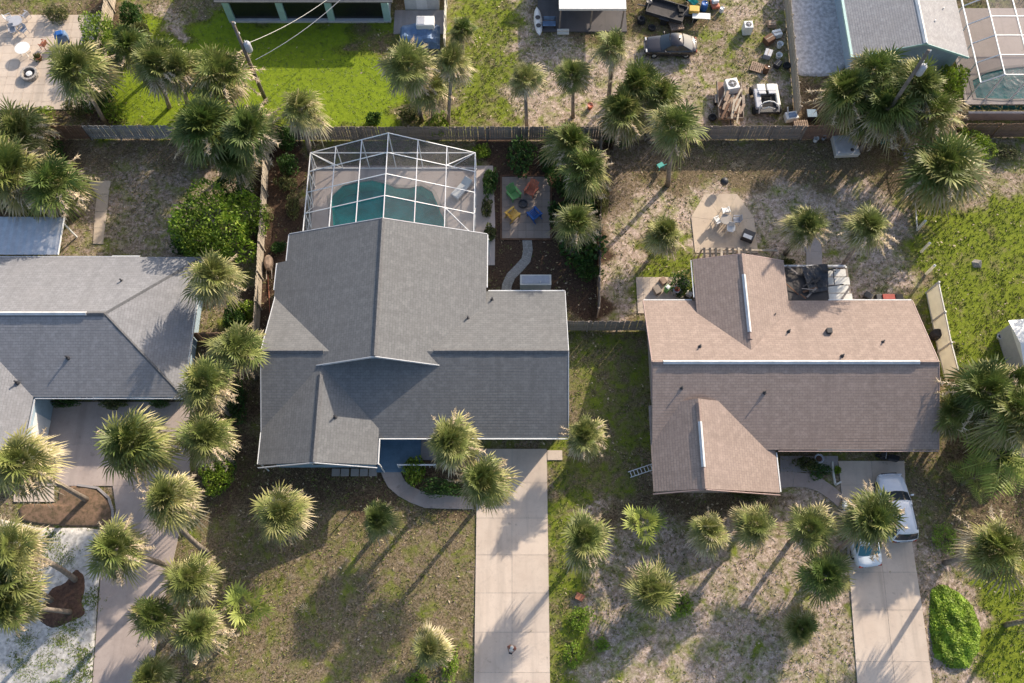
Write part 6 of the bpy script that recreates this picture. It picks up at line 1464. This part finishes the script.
p = P(933,337); o = tag(empty('rain_barrel', (p.x,p.y,0)), 'dark barrel beside the cream vinyl fence', 'barrel'); MB().lathe([(.3,0),(.38,.3),(.38,.6),(.3,.9),(.26,.9),(.02,.86)], (0,0,0), 16).obj('body', M['tarp_dark'], o, True); MB().lathe([(.385,.28),(.395,.31),(.385,.34)], (0,0,0), 16).obj('hoop', M['steel_dark'], o); MB().lathe([(.385,.58),(.395,.61),(.385,.64)], (0,0,0), 16).obj('hoop', M['steel_dark'], o)
p = P(945,400); o = MB().box(-.9,.9,-.35,.35,-.05,.12).obj('doorstep', M['concrete']); o.location = (p.x-.6,p.y,0); tag(o, 'pale concrete doorstep at the tan house right side', 'step')
# things at the tan house entry
p = P(817,460); o = tag(empty('urn', (p.x,p.y,.0)), 'pale round urn under the tan house front eave', 'urn'); MB().lathe([(.15,0),(.2,.05),(.12,.12),(.3,.4),(.34,.5),(.28,.5),(.2,.42),(.02,.4)], (0,0,0), 16).obj('body', M['grey_plastic'], o, True); MB().lathe([(.27,.43),(.02,.46)], (0,0,0), 12).obj('soil', M['mulch'], o)
o = kerb('entry_kerb', 'white kerb along the tan house entry planting', PL([(832,462),(833,474),(835,485),(841,482)]), M['vinyl'], .12, .14)
slab_run('entry_slab', 'grey concrete slab under the tan house carport eave', [PL([(780,456),(838,456),(838,472),(806,472),(780,472)])], M['concrete_grey'], .03)
p = P(886,459); o = tag(empty('motor_scooter', (p.x,p.y,.06), R(75)), 'dark scooter parked above the white sport utility car', 'scooter')
MB().box(-.2,.2,-.6,.1,.3,.7).obj('body', M['steel_dark'], o, bevel=.08); MB().box(-.17,.17,-.6,.0,.7,.8).obj('seat', M['rubber'], o, bevel=.04); MB().box(-.18,.18,.1,.5,.2,.28).obj('footboard', M['steel_dark'], o); MB().bar((0,.5,.25),(0,.42,1.0),.3,.08,(0,1,.1)).obj('leg_shield', M['steel_dark'], o); MB().bar((-.34,.4,1.02),(.34,.4,1.02),.04,.04).obj('handlebar', M['metal'], o)
for y in (-.5,.62): w_ = MB().lathe([(.05,-.06),(.22,-.06),(.22,.06),(.05,.06)], (0,0,0), 14).obj('wheel', M['rubber'], o); w_.location = (0,y,.22); w_.rotation_euler = (0,R(90),0)
p = P(580,597); o = MB().prism([(p.x-.35,p.y-.1),(p.x+.1,p.y-.32),(p.x+.36,p.y+.05),(p.x-.2,p.y+.3)], -.05, .3).obj('clay_brick_stack', M['clay']); tag(o, 'reddish clay slab stack right of the driveway', 'slab')
# fallen dry fronds on the lawns
FALL = [((284,583),40,'left fallen frond below the round lawn palm'),((305,617),100,'lower fallen frond on the left lawn'),((357,572),-30,'fallen frond in the middle of the front lawn'),((372,618),10,'fallen frond inside the big lawn shadow'),((392,675),80,'fallen frond at the bottom of the front lawn'),((735,166),20,'pale fallen frond on the sandy back yard'),((660,650),60,'fallen frond in the lower sandy yard'),((740,170),140,'second pale fallen frond on the sandy back yard')]
for (c, a, lb) in FALL:
    mb = MB(); mb.col = []; fan_leaf(mb, Vector((0,0,0)), Vector((1,0,.05)).normalized(), .8, .5, random.Random(int(c[0])), 13, .5, .6, .1, .05); me = mb.mesh('fallen_frond'); me.materials.append(M['palm_dry'])
    o = mobj('fallen_frond', me, None); o.location = P(*c)+Vector((0,0,.08)); o.rotation_euler = (0,0,R(a)); tag(o, lb, 'frond', 'fallen dry fronds')
# ------------------------------------------------------------------ person on the driveway
def skin_mesh(name, verts, edges, radii, mt, parent, root=0, sub=1):
    me = bpy.data.meshes.new(name); me.from_pydata([tuple(v) for v in verts], edges, []); me.update(); me.materials.append(mt)
    o = bpy.data.objects.new(name, me); COL.objects.link(o)
    if parent: o.parent = parent
    sk = o.modifiers.new('skin', 'SKIN'); sk.use_smooth_shade = True
    for i, rr in enumerate(radii):
        d = me.skin_vertices[0].data[i]; d.radius = (rr, rr) if not isinstance(rr, tuple) else rr; d.use_root = i == root
    s = o.modifiers.new('sub', 'SUBSURF'); s.levels = sub; s.render_levels = sub
    return o
p = P(512,648); o = tag(empty('person', (p.x,p.y,.06), R(165)), 'person in light cap standing on the driveway holding a controller', 'person')
# facing +y ; pelvis, spine, chest, neck, head base, head top, arms, legs
V_ = [(0,0,.95),(0,0,1.12),(0,-.01,1.32),(0,0,1.47),(0,.02,1.58),(0,.03,1.70),(-.19,0,1.40),(-.27,.04,1.14),(-.12,.28,1.10),(.19,0,1.40),(.27,.04,1.14),(.12,.28,1.10),
      (-.10,0,.90),(-.12,.03,.50),(-.13,-.02,.08),(-.14,.14,.03),(.10,0,.90),(.12,.03,.50),(.13,-.02,.08),(.14,.14,.03)]
E_ = [(0,1),(1,2),(2,3),(3,4),(4,5),(2,6),(6,7),(7,8),(2,9),(9,10),(10,11),(0,12),(12,13),(13,14),(14,15),(0,16),(16,17),(17,18),(18,19)]
Rr = [.13,.12,.14,.055,.09,.085,.065,.045,.032,.065,.045,.032,.085,.06,.045,.04,.085,.06,.045,.04]
for sx, wi in ((-1,8),(1,11)):
    w0 = Vector(V_[wi])
    for k in range(5):
        b = w0+Vector((sx*(.02-.012*k), .05, .012*(k-2))); V_ += [tuple(b), tuple(b+Vector((-sx*.03, .035 if k else .0, .0 if k else .03)))]; n_ = len(V_); E_ += [(wi,n_-2),(n_-2,n_-1)]; Rr += [.011,.008]
skin_mesh('body', V_, E_, Rr, M['skin'], o)
M['shirt'] = mat('rust_shirt', (.36,.14,.09), .85, .15, 6); M['shorts'] = mat('tan_shorts', (.30,.23,.16), .85, .15, 6); M['hair'] = mat('brown_hair', (.05,.025,.015), .7, .3, 20)
skin_mesh('shirt', [V_[i] for i in (0,1,2,6,7,9,10)], [(0,1),(1,2),(2,3),(3,4),(2,5),(5,6)], [.15,.145,.165,.085,.062,.085,.062], M['shirt'], o)
skin_mesh('shorts', [V_[i] for i in (0,12,13,16,17)], [(0,1),(1,2),(0,3),(3,4)], [.15,.105,.085,.105,.085], M['shorts'], o)
for sx in (-1,1): MB().box(sx*.135-.05,sx*.135+.05,-.08,.2,-.005,.09).obj('shoe', M['white'], o, bevel=.03)
MB().lathe([(.098,1.58),(.108,1.66),(.100,1.72),(.05,1.76),(.01,1.77)], (0,.01,0), 14).obj('hair', M['hair'], o, True)
MB().lathe([(.113,1.70),(.112,1.75),(.085,1.80),(.01,1.82)], (0,.02,0), 14).obj('cap', M['vinyl'], o, True); MB().prism([(-.09,.1),(.09,.1),(.075,.21),(0,.235),(-.075,.21)], 1.70, 1.715).obj('cap_brim', M['vinyl'], o)
MB().lathe([(.012,-.02),(.02,0),(.006,.03)], (0,.135,1.62), 6).obj('nose', M['skin'], o)
for sx in (-1,1): MB().lathe([(.008,0),(.014,.012),(.006,.02)], (sx*.035,.12,1.645), 6).obj('eye', M['white'], o); MB().lathe([(.01,-.03),(.018,0),(.01,.03)], (sx*.1,.02,1.62), 6).obj('ear', M['skin'], o)
c = tag(MB().box(-.11,.11,-.05,.06,-.02,.03).obj('remote_controller', M['steel_dark'], None, bevel=.01), 'dark remote controller held by the person on the driveway', 'controller'); c.location = o.location+Matrix.Rotation(R(165),3,'Z')@Vector((0,.36,1.12)); c.rotation_euler = (0,0,R(165))
